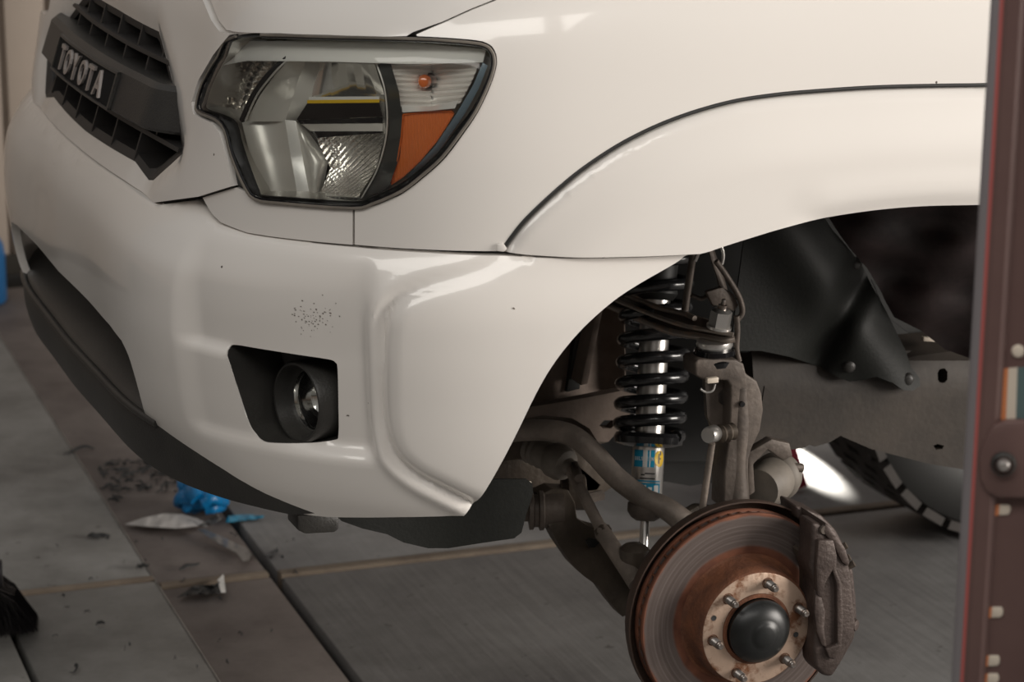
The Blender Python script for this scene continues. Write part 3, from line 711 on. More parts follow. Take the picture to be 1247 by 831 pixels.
# gasket bead lines
tube('seal_bead', [hull('U', *p, .0035) for p in inset(gs, .0035)], .0022, greyrub, hl, seg=6, sm=1)
tube('seal_bead', [hull('U', *p, .002) for p in inset(gs, .0085)], .0018, gloss, hl, seg=6, sm=1)
pxs = [(262, 150), (272, 148), (279, 160), (288, 192), (300, 226), (302, 231), (290, 229), (284, 222), (274, 178)]
panel('side_gasket', 'U', pixs('U', pxs), rubber, hl, step=.006, depth=.02, off=-.004)
topedge = pixs('U', [(293, 46), (400, 46.6), (508, 49.3), (575, 54.5), (594, 63)])
panel('headlamp_lens', 'U', inset(gi, -.001), lensm, hl, step=.006, depth=0, off=.006, feat=lambda s, v: -.32*np.maximum(0, .024-dist(topedge, s, v, False))-.003*(1-sst(0, .012, dist(gi, s, v))), label='clear headlamp lens')
def bowl():
    P = resample(gi, .01); c = np.mean(P, 0); vs = []; fs = []; N = len(P); n_ = 6
    for j in range(n_):
        t = j/(n_-1)
        for p in P:
            q = c+(np.array(p)-c)*(1-.05*t); vs.append(hull('U', q[0], q[1], -.004-.085*t))
    for j in range(n_-1):
        for i in range(N): fs.append((j*N+i, j*N+(i+1) % N, (j+1)*N+(i+1) % N, (j+1)*N+i))
    fs.append(tuple((n_-1)*N+i for i in range(N))); return autosmooth(mesh('lamp_housing', vs, fs, lampin, hl, True), 40)
bowl()
def flute(n_, a, d=(0, 1, 0), along='u'):
    d = np.array(d, float)
    return lambda u, t: d*a*abs(sin(pi*n_*(u if along == 'u' else t)))
D = np.array([.42, .9, -.1])      # inward direction of the lamp
def part(name, A, B, m, **k): return loft(name, A, B, m, hl, 'U', **k)
# top reflector shelf
part('upper_reflector', [(284, 56, -.030), (300, 50, -.030), (400, 50, -.032), (500, 52, -.032), (592, 60, -.016)], [(270, 80, -.006), (300, 74, -.006), (400, 75, -.006), (500, 78, -.006), (588, 76, -.005)], shelfm, nu=40, nv=6)
tube('reflector_lip', [P3('U', *q) for q in [(300, 73, -0.017), (400, 74, -0.020), (500, 78, -0.020), (572, 72, -0.012)]], .0022, reflm, hl, seg=8)
# inner (left) chamber with vertical flutes
def facet(ns, nt_, a, dd=D):
    def f(u, t): return dd*(a*(abs(((u*ns) % 1)-.5)*2) + a*.7*(abs(((t*nt_) % 1)-.5)*2) + .02*sin(pi*u)*sin(pi*t))
    return f
part('inner_reflector', [(272, 74, -0.007), (256, 104, -0.007), (249, 136, -0.007)], [(318, 70, -0.031), (300, 100, -0.034), (288, 142, -0.028)], flutem, nu=73, nv=17, amp=facet(9, 3, .014))
part('inner_reflector_wall', [(318, 70, -0.031), (300, 100, -0.034), (288, 142, -0.028)], [(346, 72, -0.014), (316, 104, -0.014), (296, 146, -0.014)], flutem, nu=73, nv=15, amp=facet(10, 2, .013))
tube('divider_arc', [P3('U', *q) for q in [(349, 71, -0.012), (330, 88, -0.011), (310, 115, -0.011), (295, 147, -0.011)]], [.0035, .0042, .0045, .0045], gloss, hl, seg=8)
tube('divider_trim', [P3('U', *q) for q in [(349, 74, -0.009), (333, 90, -0.007), (313, 116, -0.007), (299, 147, -0.007)]], .0016, reflm, hl, seg=8)
# main chamber walls
part('chamber_wall', [(351, 74, -0.010), (334, 92, -0.010), (316, 117, -0.010), (300, 148, -0.010)], [(372, 76, -0.037), (364, 95, -0.040), (356, 120, -0.040), (347, 148, -0.037)], satin, nu=16, nv=6)
part('chamber_wall', [(372, 76, -0.037), (364, 95, -0.040), (356, 120, -0.040), (347, 148, -0.037)], [(390, 74, -0.053), (386, 100, -0.056), (380, 125, -0.056), (361, 148, -0.053)], satin, nu=16, nv=5)
part('chamber_wall', [(294, 146, -0.009), (304, 190, -0.009), (316, 235, -0.009)], [(347, 146, -0.036), (354, 190, -0.036), (362, 236, -0.031)], satin, nu=20, nv=8, amp=lambda u, t: D*.010*sin(pi*t))
part('chamber_step', [(347, 146, -0.036), (354, 190, -0.036), (362, 236, -0.031)], [(360, 147, -0.046), (368, 190, -0.046), (377, 237, -0.037)], shelfm, nu=20, nv=4)
part('bulb_tunnel', [(360, 147, -0.046), (368, 190, -0.046), (377, 237, -0.037)], [(368, 150, -0.062), (400, 195, -0.053), (392, 238, -0.043)], satin, nu=20, nv=9, amp=lambda u, t: -D*.012*sin(pi*t))
# main bowl
def bowlf(u, t):
    return D*(.035*sin(pi*min(1, u*.9+.05))*sin(pi*(t*.8+.1)) + (.0022*abs(sin(pi*6*u)) if t < .42 else .0028*abs(((u*17+t*13) % 1)-.5)*2))
part('main_reflector', [(386, 76, -0.053), (376, 140, -0.053), (388, 175, -0.050), (402, 205, -0.046), (388, 239, -0.031)][:5], [(456, 78, -0.028), (468, 115, -0.028), (470, 160, -0.028), (458, 205, -0.025), (436, 241, -0.019)], flutem, nu=170, nv=90,
     amp=lambda u, t: D*(.026*sin(pi*u)*sin(pi*t)) + D*(.0012*abs(((t*4) % 1)-.5)*2 if u < .50 else .0030*abs(((t*9+u*22) % 1)-.5)*2))
def pbar(name, a, b, w, m, dz): return part(name, [a, b], [(a[0], a[1]+w, a[2]), (b[0], b[1]+w, b[2])], m, nu=12, nv=3)
pbar('bulb_shield', (374, 122, -0.043), (462, 121, -0.029), 4, yellow, 0); pbar('bulb_shield_edge', (376, 118, -0.045), (462, 117.5, -0.030), 4, whitel, 0)
part('bulb_shield_face', [(374, 126, -0.043), (462, 125, -0.029)], [(361, 146, -0.046), (466, 142, -0.029)], gloss, nu=14, nv=4)
part('bulb_shield_slot', [(366, 151, -0.048), (466, 150, -0.031)], [(378, 160, -0.051), (466, 160, -0.031)], satin, nu=15, nv=3, amp=lambda u, t: D*.004*abs(((u*6) % 1)-.5))
part('bulb_shield_lower', [(362, 146, -0.047), (466, 143, -0.030)], [(366, 151, -0.048), (466, 150, -0.031)], gloss, nu=14, nv=3)
part('bulb_shield_lower', [(378, 160, -0.052), (466, 160, -0.032)], [(386, 168, -0.052), (466, 162, -0.032)], gloss, nu=14, nv=3)
# dark divider
part('dark_divider', [(458, 76, -0.019), (469, 112, -0.020), (471, 160, -0.020), (460, 205, -0.017), (440, 242, -0.012)], [(476, 78, -0.014), (486, 112, -0.014), (490, 150, -0.014), (487, 190, -0.012), (472, 232, -0.007)], smoke, nu=24, nv=6)
tube('divider_trim', [P3('U', *q) for q in [(458, 76, -0.017), (469, 112, -0.017), (471, 160, -0.017), (460, 205, -0.015), (440, 242, -0.009)]], .0012, satin, hl, seg=8)
# turn-signal chamber
part('signal_reflector', [(474, 78, -0.015), (480, 100, -0.019), (486, 130, -0.016)], [(524, 78, -0.037), (526, 100, -0.046), (524, 131, -0.034)], signalm, nu=49, nv=7, amp=flute(8, .008, D, 'u'))
part('signal_reflector', [(524, 78, -0.037), (526, 100, -0.046), (524, 131, -0.034)], [(584, 76, -0.011), (574, 100, -0.012), (560, 126, -0.012)], signalm, nu=49, nv=7, amp=flute(7, .008, D, 'u'))
bp_ = Vector(P3('U', 517, 99, -.038)); lathe('signal_bulb', [(0, .017), (.006, .014), (.009, .007), (.0095, 0), (.008, -.008), (.006, -.02)], bp_, (-.42, -.9, .05), bulbam, hl, 20)
lathe('bulb_socket', [(.0085, 0), (.010, -.006), (.010, -.012), (.007, -.03)], bp_+Vector((.008, .0, -.0)), (-.2, -.9, .05), gloss, hl, 20)
part('signal_shelf', [(489, 128, -0.019), (524, 130, -0.020), (558, 122, -0.010)], [(490, 137, -0.009), (524, 135, -0.007), (554, 132, -0.006)], shelfm, nu=14, nv=3)
amb = pixs('U', [(491, 139), (520, 136), (550, 135), (553, 138), (545, 152), (532, 172), (512, 196), (492, 215), (477, 225), (476, 222), (484, 196), (489, 165)], -.014)
ap = panel('amber_reflector', 'U', amb, amber, hl, step=.006, depth=.012, off=-.014, label='amber side reflector')
tube('amber_edge', [hull('U', *p, -.0125) for p in inset(amb, .0008)]+[hull('U', *inset(amb, .0008)[0], -.0125)], .0011, bulbam, hl, seg=6, sm=0)
part('outer_trim', [(588, 76, -0.006), (576, 104, -0.006), (556, 138, -0.006), (530, 178, -0.006), (495, 216, -0.006)], [(594, 80, -0.004), (583, 108, -0.004), (564, 142, -0.004), (537, 181, -0.004), (500, 220, -0.004)], bluetrim, nu=24, nv=3)
part('lower_shelf', [(316, 236, -0.007), (362, 237, -0.028), (438, 241, -0.010), (470, 233, -0.006)], [(318, 240, -0.002), (362, 242.5, -0.004), (438, 245.5, -0.004), (472, 235, -0.003)], gloss, nu=24, nv=3)

# ------------------------------------------------------------------ grille
fr_in = [(s*.955, 1.210+(v-1.210)*.87) for s, v in gfull]
gr = panel('grille_frame', 'U', inset(gfull, .0015), grillepl, T, holes=[fr_in], step=.011, depth=.07, off=-.006, feat=lambda s, v: -.012*sst(0, .03, dist(gfull, s, v)))
def hbar(name, s0, s1, prof, m, parent, n_=40, k=None):
    """prof list of (v, off) closed section swept along s"""
    vs = []; fs = []; L = len(prof)
    for i in range(n_+1):
        s = s0+(s1-s0)*i/n_; e = k(s) if k else 0
        for v, o_ in prof: vs.append(hull('U', s, v, o_+e))
    for i in range(n_):
        for j in range(L): fs.append((i*L+j, i*L+(j+1) % L, (i+1)*L+(j+1) % L, (i+1)*L+j))
    fs += [tuple(range(L))[::-1], tuple(n_*L+j for j in range(L))]
    return autosmooth(mesh(name, vs, fs, m, parent, True), 30)
SW = .53
hbar('slat', -.44, .44, [(1.262, -.002), (1.268, -.002), (1.268, -.05), (1.262, -.05)], grillepl, gr)
hbar('slat', -.47, .47, [(1.160, -.004), (1.166, -.004), (1.166, -.05), (1.160, -.05)], grillepl, gr)
hbar('grille_mesh_back', -.54, .54, [(1.115, -.075), (1.302, -.075), (1.302, -.08), (1.115, -.08)], rubber, gr)
def vbar(s, v0, v1, of=-.006):
    vs = [hull('U', s+ds, v, o_) for v in (v0, v1) for ds, o_ in ((-.0032, of), (.0032, of), (.0032, -.07), (-.0032, -.07))]
    mesh('upright', vs, [(0, 1, 2, 3), (7, 6, 5, 4), (0, 4, 5, 1), (1, 5, 6, 2), (2, 6, 7, 3), (3, 7, 4, 0)], grillepl, gr, False)
for k in range(-3, 4): vbar(k*.125-.02, 1.236, 1.263)
for k in range(-3, 4): vbar(k*.125+.04, 1.267, 1.298)
for k in range(-3, 4): vbar(k*.125-.02, 1.166, 1.182)
for k in range(-3, 3): vbar(k*.125+.04, 1.120, 1.163)
BO = .019
def endk(s): return BO-.052*sst(.36, .50, abs(s))
kb = lambda s: BO
bar = hbar('grille_crossbar', -.515, .515, [(1.178, .001), (1.183, .007), (1.236, .005), (1.243, -.002), (1.238, -.05), (1.236, -.08), (1.180, -.08)], blackpl, gr, 60, endk)
plate = hbar('name_recess', -.205, .205, [(1.184, .0045), (1.184, .0088), (1.2325, .0075), (1.2325, .003)], blackout, gr, 24, kb)
hbar('recess_rim', -.212, .212, [(1.1805, .004), (1.1805, .0115), (1.1838, .0115), (1.1838, .004)], blackpl, gr, 24, kb)
hbar('recess_rim', -.212, .212, [(1.2325, .003), (1.2325, .0105), (1.2358, .0100), (1.2358, .003)], blackpl, gr, 24, kb)
for s_ in (-.2085, .2085): hbar('recess_rim', s_-.0035, s_+.0035, [(1.181, .004), (1.181, .0112), (1.2355, .0103), (1.2355, .003)], blackpl, gr, 2, kb)
def glyph(ch, h=1., w=None, depth=.1, bold=.03):
    c = bpy.data.curves.new('t', 'FONT'); c.body = ch; c.extrude = depth/2; c.offset = bold; c.resolution_u = 4
    o = bpy.data.objects.new('t', c); COL.objects.link(o); dg = bpy.context.evaluated_depsgraph_get(); me = bpy.data.meshes.new_from_object(o.evaluated_get(dg))
    V = np.array([tuple(v.co) for v in me.vertices]); Fc = [tuple(p.vertices) for p in me.polygons]
    bpy.data.objects.remove(o); bpy.data.curves.remove(c); bpy.data.meshes.remove(me)
    if len(V) == 0: return V, Fc
    mn, mx_ = V.min(0), V.max(0); V[:, 0] = (V[:, 0]-mn[0])/(mx_[0]-mn[0]); V[:, 1] = (V[:, 1]-mn[1])/(mx_[1]-mn[1]); V[:, 2] = (V[:, 2]-mn[2])/(mx_[2]-mn[2]); return V, Fc
lx = -.158
for ch, w_ in zip('TOYOTA', (.036, .041, .041, .041, .036, .043)):
    V, Fc = glyph(ch, bold=.012)
    vs = [hull('U', lx+p[0]*w_, 1.1895+p[1]*.038, BO+.0080+p[2]*.0045) for p in V]
    mesh('letter', vs, Fc, letter, gr, False, label='raised grey letter' if lx == -.150 else None); lx += w_+.0145
# black boxes added unseen behind the nose to stop light coming through
box('nose_light_block', (-.52, YC, 1.00), (.14, .90, .40), rubber, T, .01)
box('bay_light_block', (.45, YC+.20, 1.00), (1.2, .56, .62), rubber, T, .01)
# ------------------------------------------------------------------ wheel well and frame
pxsheet('dark_backing_sheet', [(560, 640), (560, 300), (905, 230), (905, 560), (760, 560), (700, 560)], lambda x, y: .62, rubber, T, 30, .01)  # black sheet added behind the suspension for the dark void, keeps light out
pcast('dark_backing_wall', [(590, 565), (590, 260), (1240, 230), (1240, 545), (1080, 535), (940, 520), (930, 580), (840, 592), (800, 585), (660, 585)], .66, .06, rubber, T, bev=0)  # further black backing, added to keep light out of the well
pxsheet('apron_panel', [(596, 540), (610, 440), (700, 340), (760, 300), (762, 470), (700, 482), (640, 494)], lambda x, y: .50+.02*sin(x/14.), apron, T, 7, .003)
pcast('apron_rib', [(735, 345), (741, 345), (716, 468), (707, 470), (722, 400)], .43, .07, apron, T, bev=.002)
pcast('apron_rib', [(722, 345), (712, 345), (690, 478), (706, 474)], .47, .03, rubber, T, bev=.001)
pxsheet('crossmember', [(590, 512), (640, 492), (700, 482), (772, 468), (768, 490), (748, 520), (735, 534), (722, 534), (712, 518), (690, 505), (655, 502), (620, 508)], lambda x, y: .44, apron, T, 5, .02, holes=[[(724, 514), (730, 508), (741, 508), (744, 512), (738, 518), (728, 518)]])
pxsheet('crossmember_lower', [(590, 512), (640, 500), (690, 503), (712, 516), (722, 534), (735, 534), (700, 545), (590, 560)], lambda x, y: .47, dirtier, T, 8, .02)
pcast('frame_bracket', [(590, 560), (650, 545), (700, 560), (735, 590), (728, 600), (700, 602), (640, 600), (600, 590)], .50, .08, dirtier, T, bev=.004)
rail = pxsheet('frame_rail', [(896, 430), (940, 428), (1000, 432), (1060, 410), (1240, 395), (1240, 575), (1165, 562), (1110, 553), (1040, 535), (1003, 519), (998, 522), (990, 527), (972, 532), (965, 530), (958, 534), (940, 536), (925, 550), (905, 560)],
    lambda x, y: .50+.02*math.exp(-((y-430)/18.)**2), framem, T, 8, .06,
    holes=[[(1120, 457), (1125, 455), (1131, 456), (1131, 459), (1125, 460), (1120, 459)], [(1115, 531), (1120, 529), (1128, 531), (1126, 535), (1118, 536)]])
pxsheet('access_cover', [(926, 440), (932, 433), (955, 433), (962, 438), (962, 450), (955, 457), (934, 458), (927, 452)], lambda x, y: .492, dirty, rail, 6, .004)
pxsheet('access_cover', [(1094, 494), (1126, 492), (1129, 497), (1127, 510), (1122, 513), (1094, 512), (1091, 505)], lambda x, y: .493, dirty, rail, 6, .004)
pcast('rail_clip', [(1125, 411), (1145, 412), (1145, 417), (1125, 416)], .45, .01, creamm, rail, bev=.001)
# frame horn below the knuckle
pxsheet('frame_gusset', [(930, 470), (960, 500), (975, 520), (965, 530), (945, 535), (915, 560), (912, 540), (925, 500)], lambda x, y: .42, framem, T, 7, .004)
# liner plate
def ly(x, y):
    t = (x-890)/230.; return .40 + .05*t - .030*math.exp(-((x-1000-.7*(y-340))/45.)**2) + .03*math.exp(-((x+.55*y-1235)/22.)**2)
lp = pxsheet('splash_liner_plate', [(912, 240), (897, 350), (889, 427), (925, 427), (960, 434), (1000, 447), (1018, 458), (1034, 464), (1050, 462), (1066, 458), (1086, 466), (1098, 475), (1110, 476), (1119, 470), (1118, 460), (1108, 448), (1100, 425), (1090, 405), (1078, 380), (1062, 350), (1047, 322), (1030, 300), (1012, 280), (985, 240)], ly, liner, T, 7, .003)
for q in ((1042, 321), (1034, 446), (1105, 462)):
    lathe('plate_clip', [(0, .006), (.006, .006), (.010, .003), (.011, 0)], at(*q, Y=ly(*q)-.002), (-.2, -.95, .1), blackpl, lp, 20)
def py(x, y): return .44-.0008*(x-985)+.012*sin(x*.05+y*.03)+.01*sin(y*.09-x*.02)+.0006*(y-250)
pxsheet('wheel_well_liner', [(980, 225), (1240, 215), (1240, 440), (1190, 440), (1150, 425), (1120, 400), (1090, 385), (1070, 350), (1055, 325), (1035, 300)], py, purple, T, 7, .003)
pxsheet('wheel_well_liner_rear', [(1060, 340), (1240, 420), (1240, 470), (1130, 425), (1080, 385)], lambda x, y: .52, rubber, T, 10, .003)
# dark arch over the wheel well, added to block light from above
vs = []; fs = []
for i in range(15):
    a = pi*i/14; X_ = .22-.80*cos(a); Z_ = .98+.22*sin(a)
    vs += [(X_, -.06, Z_), (X_, .68, Z_+.02)]
for i in range(14): fs.append((2*i, 2*i+2, 2*i+3, 2*i+1))
mesh('well_light_block', vs, fs, rubber, T)
# ------------------------------------------------------------------ coilover
ct = np.array(at(801, 318, Y=.37)); cb = np.array(at(790, 545, Y=.30)); lo_ = np.array(at(788, 690, Y=.26))
ax = (cb-ct); Ls = np.linalg.norm(ax); ax = ax/Ls
co = tube('shock_body', [ct-ax*.03, ct+ax*.10, ct+ax*.275], .0225, silver, T, seg=40, sm=0, label='bright chrome damper tube')
def helix(r, h0, h1, turns, ph=0, pitchf=None, n_=28):
    u = Vector(ax).orthogonal().normalized(); w = Vector(ax).cross(u); out = []; N = int(turns*n_)
    for i in range(N+1):
        t = i/N; a = 2*pi*turns*t+ph; h = h0+(h1-h0)*(pitchf(t) if pitchf else t)
        out.append(np.array(Vector(ct)+Vector(ax)*h+(u*cos(a)+w*sin(a))*r))
    return out
tube('coil_spring', helix(.0475, -.02, Ls-.018, 8.4, 2.4, lambda t: t*1.16-.16*t**2.2 if t < 1 else 1.0), .0096, springm, co, seg=12, sm=0, label='black coil spring')
lathe('spring_top_seat', [(.0, -.06), (.045, -.06), (.052, -.05), (.052, -.035), (.04, -.03), (.0, -.03)], ct, ax, rubber, co)
lathe('bump_stop', [(.028, -.03), (.032, .0), (.030, .03), (.033, .05), (.026, .06)], ct, ax, rubber, co, 24)
sb = ct+ax*(Ls-.012)
lathe('spring_perch', [(.0235, -.012), (.050, -.010), (.054, -.004), (.052, .006), (.040, .010), (.026, .012), (.0235, .010)], sb, ax, springm, co)
low = cb+ax*.0
lathe('lower_body', [(.0, .0), (.0242, .0), (.0242, .083), (.0225, .088), (.0, .088)], low, ax, silver, co, 56)
lathe('lower_mount_cup', [(.0, .080), (.022, .080), (.028, .085), (.028, .098), (.022, .107), (.014, .112), (.0, .112)], low, ax, dirty, co)
lathe('lower_shaft', [(.0, .11), (.0075, .11), (.0075, .19), (.011, .195), (.011, .21), (.0, .21)], low, ax, silver, co, 24)
# wrapped labels on the lower body
vd = Vector(CAM-low).normalized(); e1 = (vd - Vector(ax)*vd.dot(Vector(ax))).normalized(); e2 = Vector(ax).cross(e1)
if e2.dot(Vector(rt)) < 0: e2 = -e2
def cyl(u_, h, r): a = u_/.0242; return Vector(low)+Vector(ax)*h+(e1*cos(a)+e2*sin(a))*r
def patch(name, u0, u1, h0, h1, m, r=.02450):
    n_ = 14; vs = [cyl(u0+(u1-u0)*i/n_, h, r) for h in (h0, h1) for i in range(n_+1)]
    return mesh(name, vs, [(i, i+1, n_+2+i, n_+1+i) for i in range(n_)], m, co)
patch('blue_label', -.025, .010, .004, .030, bluelab); 
patch('white_label_strip', -.008, -.001, .004, .030, whitel, .02455); patch('white_label_strip', .002, .0035, .004, .030, whitel, .02455)
vs = [cyl(.019, .0165, .0247)]+[cyl(.019+.0095*cos(a), .0165-.0125*sin(a), .0247) for a in np.linspace(0, 2*pi, 25)[:-1]]
mesh('yellow_badge', vs, [(0, 1+i, 1+(i+1) % 24) for i in range(24)], yellow, co)
def ctext(s_, u0, h1, hgt, wid, m, r=.02465):
    n_ = len(s_); k = wid/n_
    for i, ch in enumerate(s_):
        V, Fc = glyph(ch, bold=.01); a = .25 if ch == 'I' else .8
        vs = [cyl(u0+k*(i+p[0]*a+(1-a)/2), h1+hgt*(1-p[1]), r+p[2]*.0002) for p in V]; mesh('label_letter', vs, Fc, m, co, False)
ctext('BILSTEIN', -.0225, .0145, .0055, .031, whitel, .0248)
patch('badge_mark', .0165, .0185, .009, .024, darkl, .02490); patch('badge_mark', .019, .0215, .0055, .011, darkl, .02490); patch('badge_mark', .0185, .0215, .0155, .0175, darkl, .02490)
for u0, u1, h0, m_ in ((-.012, .012, .046, darkl), (-.004, .012, .0385, darkl), (-.010, -.004, .0405, darkl), (-.025, .022, .0500, bluelab)): patch('label_line', u0, u1, h0, h0+.0022, m_)
patch('blue_label_lower', -.025, .022, .054, .080, bluelab); 
for u0, u1, h0, h1 in ((-.018, -.010, .057, .078), (-.007, -.001, .057, .070), (.002, .008, .060, .078), (.011, .019, .057, .074)): patch('white_label_block', u0, u1, h0, h1, whitel, .02455)
# ------------------------------------------------------------------ sway bar
tube('sway_bar', [at(x, y, Y=Y) for x, y, Y in ((540, 560, .52), (575, 540, .45), (615, 527, .40), (660, 524, .36), (695, 530, .33), (722, 551, .305), (752, 583, .28), (785, 607, .265), (812, 620, .25), (838, 640, .235))],
     [.0165]*8+[.0175, .019], dusty, T, seg=18, sm=6, label='grey sway bar tube')
pcast('sway_bar_end', [(822, 632), (850, 616), (880, 620), (870, 650), (838, 668), (824, 655)], .235, .02, dirtier, T, bev=.006)
lk = rodbetween('sway_bar_link', at(867, 540, Y=.10), at(855, 622, Y=.12), .0052, dusty, T)
lathe('link_joint', [(.0, .014), (.011, .013), (.0125, .008), (.0125, -.008), (.010, -.012), (.007, -.02), (.007, -.03)], at(867, 529, Y=.10), (-.75, -.6, .1), silver, T, 28)
lathe('link_joint_boot', [(.008, 0), (.014, .004), (.011, .009), (.015, .014), (.011, .02), (.013, .026), (.008, .03)], at(875, 529, Y=.105), (.9, .2, 0), dirtier, T, 24)
# ------------------------------------------------------------------ tie rod
ta = Vector(at(660, 550, Y=.44)); tb = Vector(at(703, 578, Y=.36)); ta2 = Vector(at(735, 650, Y=.26)); tend = Vector(at(776, 712, Y=.15))
dirn = Vector((.35, -.88, -.15)).normalized()
bc = Vector(at(682, 563, Y=.40)); prof = [(.022, -.11)]
for i in range(7): prof += [(.0285-.0006*i, -.10+i*.0125), (.0235, -.094+i*.0125)]
prof += [(.0285, -.012), (.0285, .004), (.024, .014), (.014, .018), (.012, .028)]
lathe('steering_rack_boot', prof, bc, dirn, greyrub, T, 36)
j0 = bc+dirn*.02
rodbetween('tie_rod', j0, ta2, .0092, dusty, T); tube('tie_rod_end', [ta2-(ta2-j0).normalized()*.012, ta2, ta2+(tend-ta2)*.1, tend], [.011, .0135, .0125, .0135], dusty, T, seg=16, sm=0)
lathe('jam_nut', [(.0, 0), (.0145, 0), (.0145, .010), (.0, .010)], ta2-(tend-ta2).normalized()*.006, (tend-ta2), dirtier, T, 6)
pcast('rack_bracket', [(698, 548), (722, 540), (748, 562), (756, 588), (738, 600), (722, 606), (700, 602)], .50, .06, dirtier, T, bev=.004)
lathe('rack_clamp', [(.0, 0), (.007, 0), (.007, .05), (.0, .05)], at(705, 583, Y=.33), (.2, .8, .1), dirty, T, 16)
# ------------------------------------------------------------------ lower control arm
lc = [(656, 603, .42), (672, 596, .42), (692, 597, .41), (700, 612, .40), (703, 632, .38), (716, 641, .36), (733, 647, .33), (748, 662, .28), (762, 678, .24), (790, 668, .22), (812, 690, .18), (800, 740, .16), (775, 745, .17), (758, 752, .18), (744, 735, .21), (730, 716, .25), (712, 703, .29), (697, 688, .32), (680, 663, .37), (666, 637, .40)]
cast('lower_control_arm', [at(x, y, Y=Y) for x, y, Y in lc], .035, dirtier, T, bev=.009, segs=3)
pxsheet('arm_hole_shade', [(712, 658), (717, 655), (726, 656), (729, 661), (725, 666), (716, 666)], lambda x, y: .315, rubber, T, 5, .004)  # black patch on the arm, the shade of a hole put into colour
lathe('arm_ball_joint_cup', [(.0, -.02), (.018, -.02), (.022, -.01), (.022, .010), (.014, .016), (.0, .018)], at(772, 676, Y=.19), (0, 0, 1), dirtier, T, 24)
lathe('control_arm_bushing', [(.0, -.034), (.017, -.034), (.017, -.026), (.030, -.024), (.030, -.018), (.026, -.016), (.026, -.010), (.031, -.008), (.031, -.002), (.027, 0), (.027, .03), (.0, .03)], at(663, 622, Y=.42), (.93, -.3, 0), dirty, T, 30)
lathe('cam_bolt', [(.0, -.014), (.012, -.014), (.0125, .010), (.0, .010)], at(644, 620, Y=.42), (.93, -.3, 0), dirtier, T, 6)
lathe('control_arm_bushing', [(.0, -.025), (.022, -.025), (.022, -.015), (.028, -.013), (.028, .013), (.022, .015), (.0, .016)], at(702, 600, Y=.43), (.93, -.3, 0), dirtier, T, 30)
rodbetween('cam_bolt', at(706, 610, Y=.42), at(733, 603, Y=.43), .009, dirty, T, seg=6)
# ------------------------------------------------------------------ upper control arm
uu = [(742, 350, .40), (760, 358, .37), (800, 374, .30), (840, 384, .24), (866, 391, .19), (892, 405, .15), (896, 411, .145), (890, 417, .145), (850, 410, .19), (820, 405, .24), (790, 394, .30), (762, 380, .37), (742, 370, .41)]
uca = cast('upper_control_arm', [at(x, y, Y=Y) for x, y, Y in uu], .022, dirty, T, bev=.003)
tube('arm_flange', [at(x, y, Y=Y-.004) for x, y, Y in ((740, 350, .40), (760, 358, .37), (800, 374, .30), (832, 382, .25), (846, 388, .22))], .0042, armm, uca, seg=10)
tube('arm_flange', [at(x, y, Y=Y-.006) for x, y, Y in ((740, 372, .41), (762, 381, .37), (790, 394, .30), (820, 405, .24), (850, 410, .19), (880, 415, .15), (895, 413, .142))], .0052, armm, uca, seg=10)
tube('arm_flange', [at(x, y, Y=Y-.012) for x, y, Y in ((742, 362, .40), (790, 382, .30), (830, 396, .23), (860, 402, .17), (893, 408, .142))], .0035, armm, uca, seg=10)
bj = Vector(at(876, 395, Y=.15)); upz = Vector((0, 0, 1)); tl = Vector((.12, -.12, 1)).normalized()
lathe('ball_joint_nut', [(.0, .024), (.011, .024), (.016, .020), (.0165, -.006), (.0, -.006)], bj, tl, silver, uca, 6)
lathe('ball_joint_washer', [(.012, -.006), (.0185, -.006), (.0185, -.002), (.012, -.002)], bj, tl, silver, uca, 28)
lathe('ball_joint_stud', [(.0, .040), (.003, .038), (.0035, .031), (.0065, .030), (.0065, .024)], bj, tl, studm, uca, 14)
jb = Vector(at(870, 428, Y=.155))
lathe('ball_joint_collar', [(.0, .016), (.026, .016), (.027, .010), (.024, .004), (.0, .004)], jb, upz, silver, uca, 30)
lathe('ball_joint_boot', [(.016, .008), (.030, .004), (.031, -.003), (.022, -.007), (.028, -.012), (.026, -.020), (.016, -.022)], jb, upz, gloss, T, 36)
# brackets, lines and hoses above the arm
tube('brake_hose', [at(x, y, Y=.27) for x, y in ((847, 290), (843, 318), (838, 350), (834, 378))], .0055, dirty, T, seg=10)
br = tube('hose_bracket', [at(x, y, Y=.22) for x, y in ((862, 288), (868, 312), (876, 335), (882, 358))], [.007, .008, .009, .010], dirty, T, seg=8, flat=.5)
tube('bracket_arm', [at(x, y, Y=.20) for x, y in ((872, 318), (886, 338), (900, 362), (904, 380), (898, 390))], .0045, dirty, br, seg=8)
pcast('bracket_foot', [(860, 356), (880, 350), (893, 358), (900, 372), (894, 380), (882, 374), (868, 372)], .205, .01, dirty, br, bev=.002)
tube('wiring_loop', [at(x, y, Y=.24) for x, y in ((872, 290), (880, 305), (880, 318), (876, 326))], .0028, silver, T, seg=8)
tube('wiring_loop', [at(x, y, Y=.24) for x, y in ((846, 318), (852, 306), (862, 302), (868, 314))], .0035, silver, T, seg=8)
tube('brake_line', [at(x, y, Y=.23) for x, y in ((842, 360), (854, 364), (864, 360), (870, 372))], .0035, dirty, T, seg=8)
tube('sensor_cable', [at(x, y, Y=.15) for x, y in ((897, 385), (898, 402), (897, 425), (900, 440))], .0045, dirty, T, seg=8)
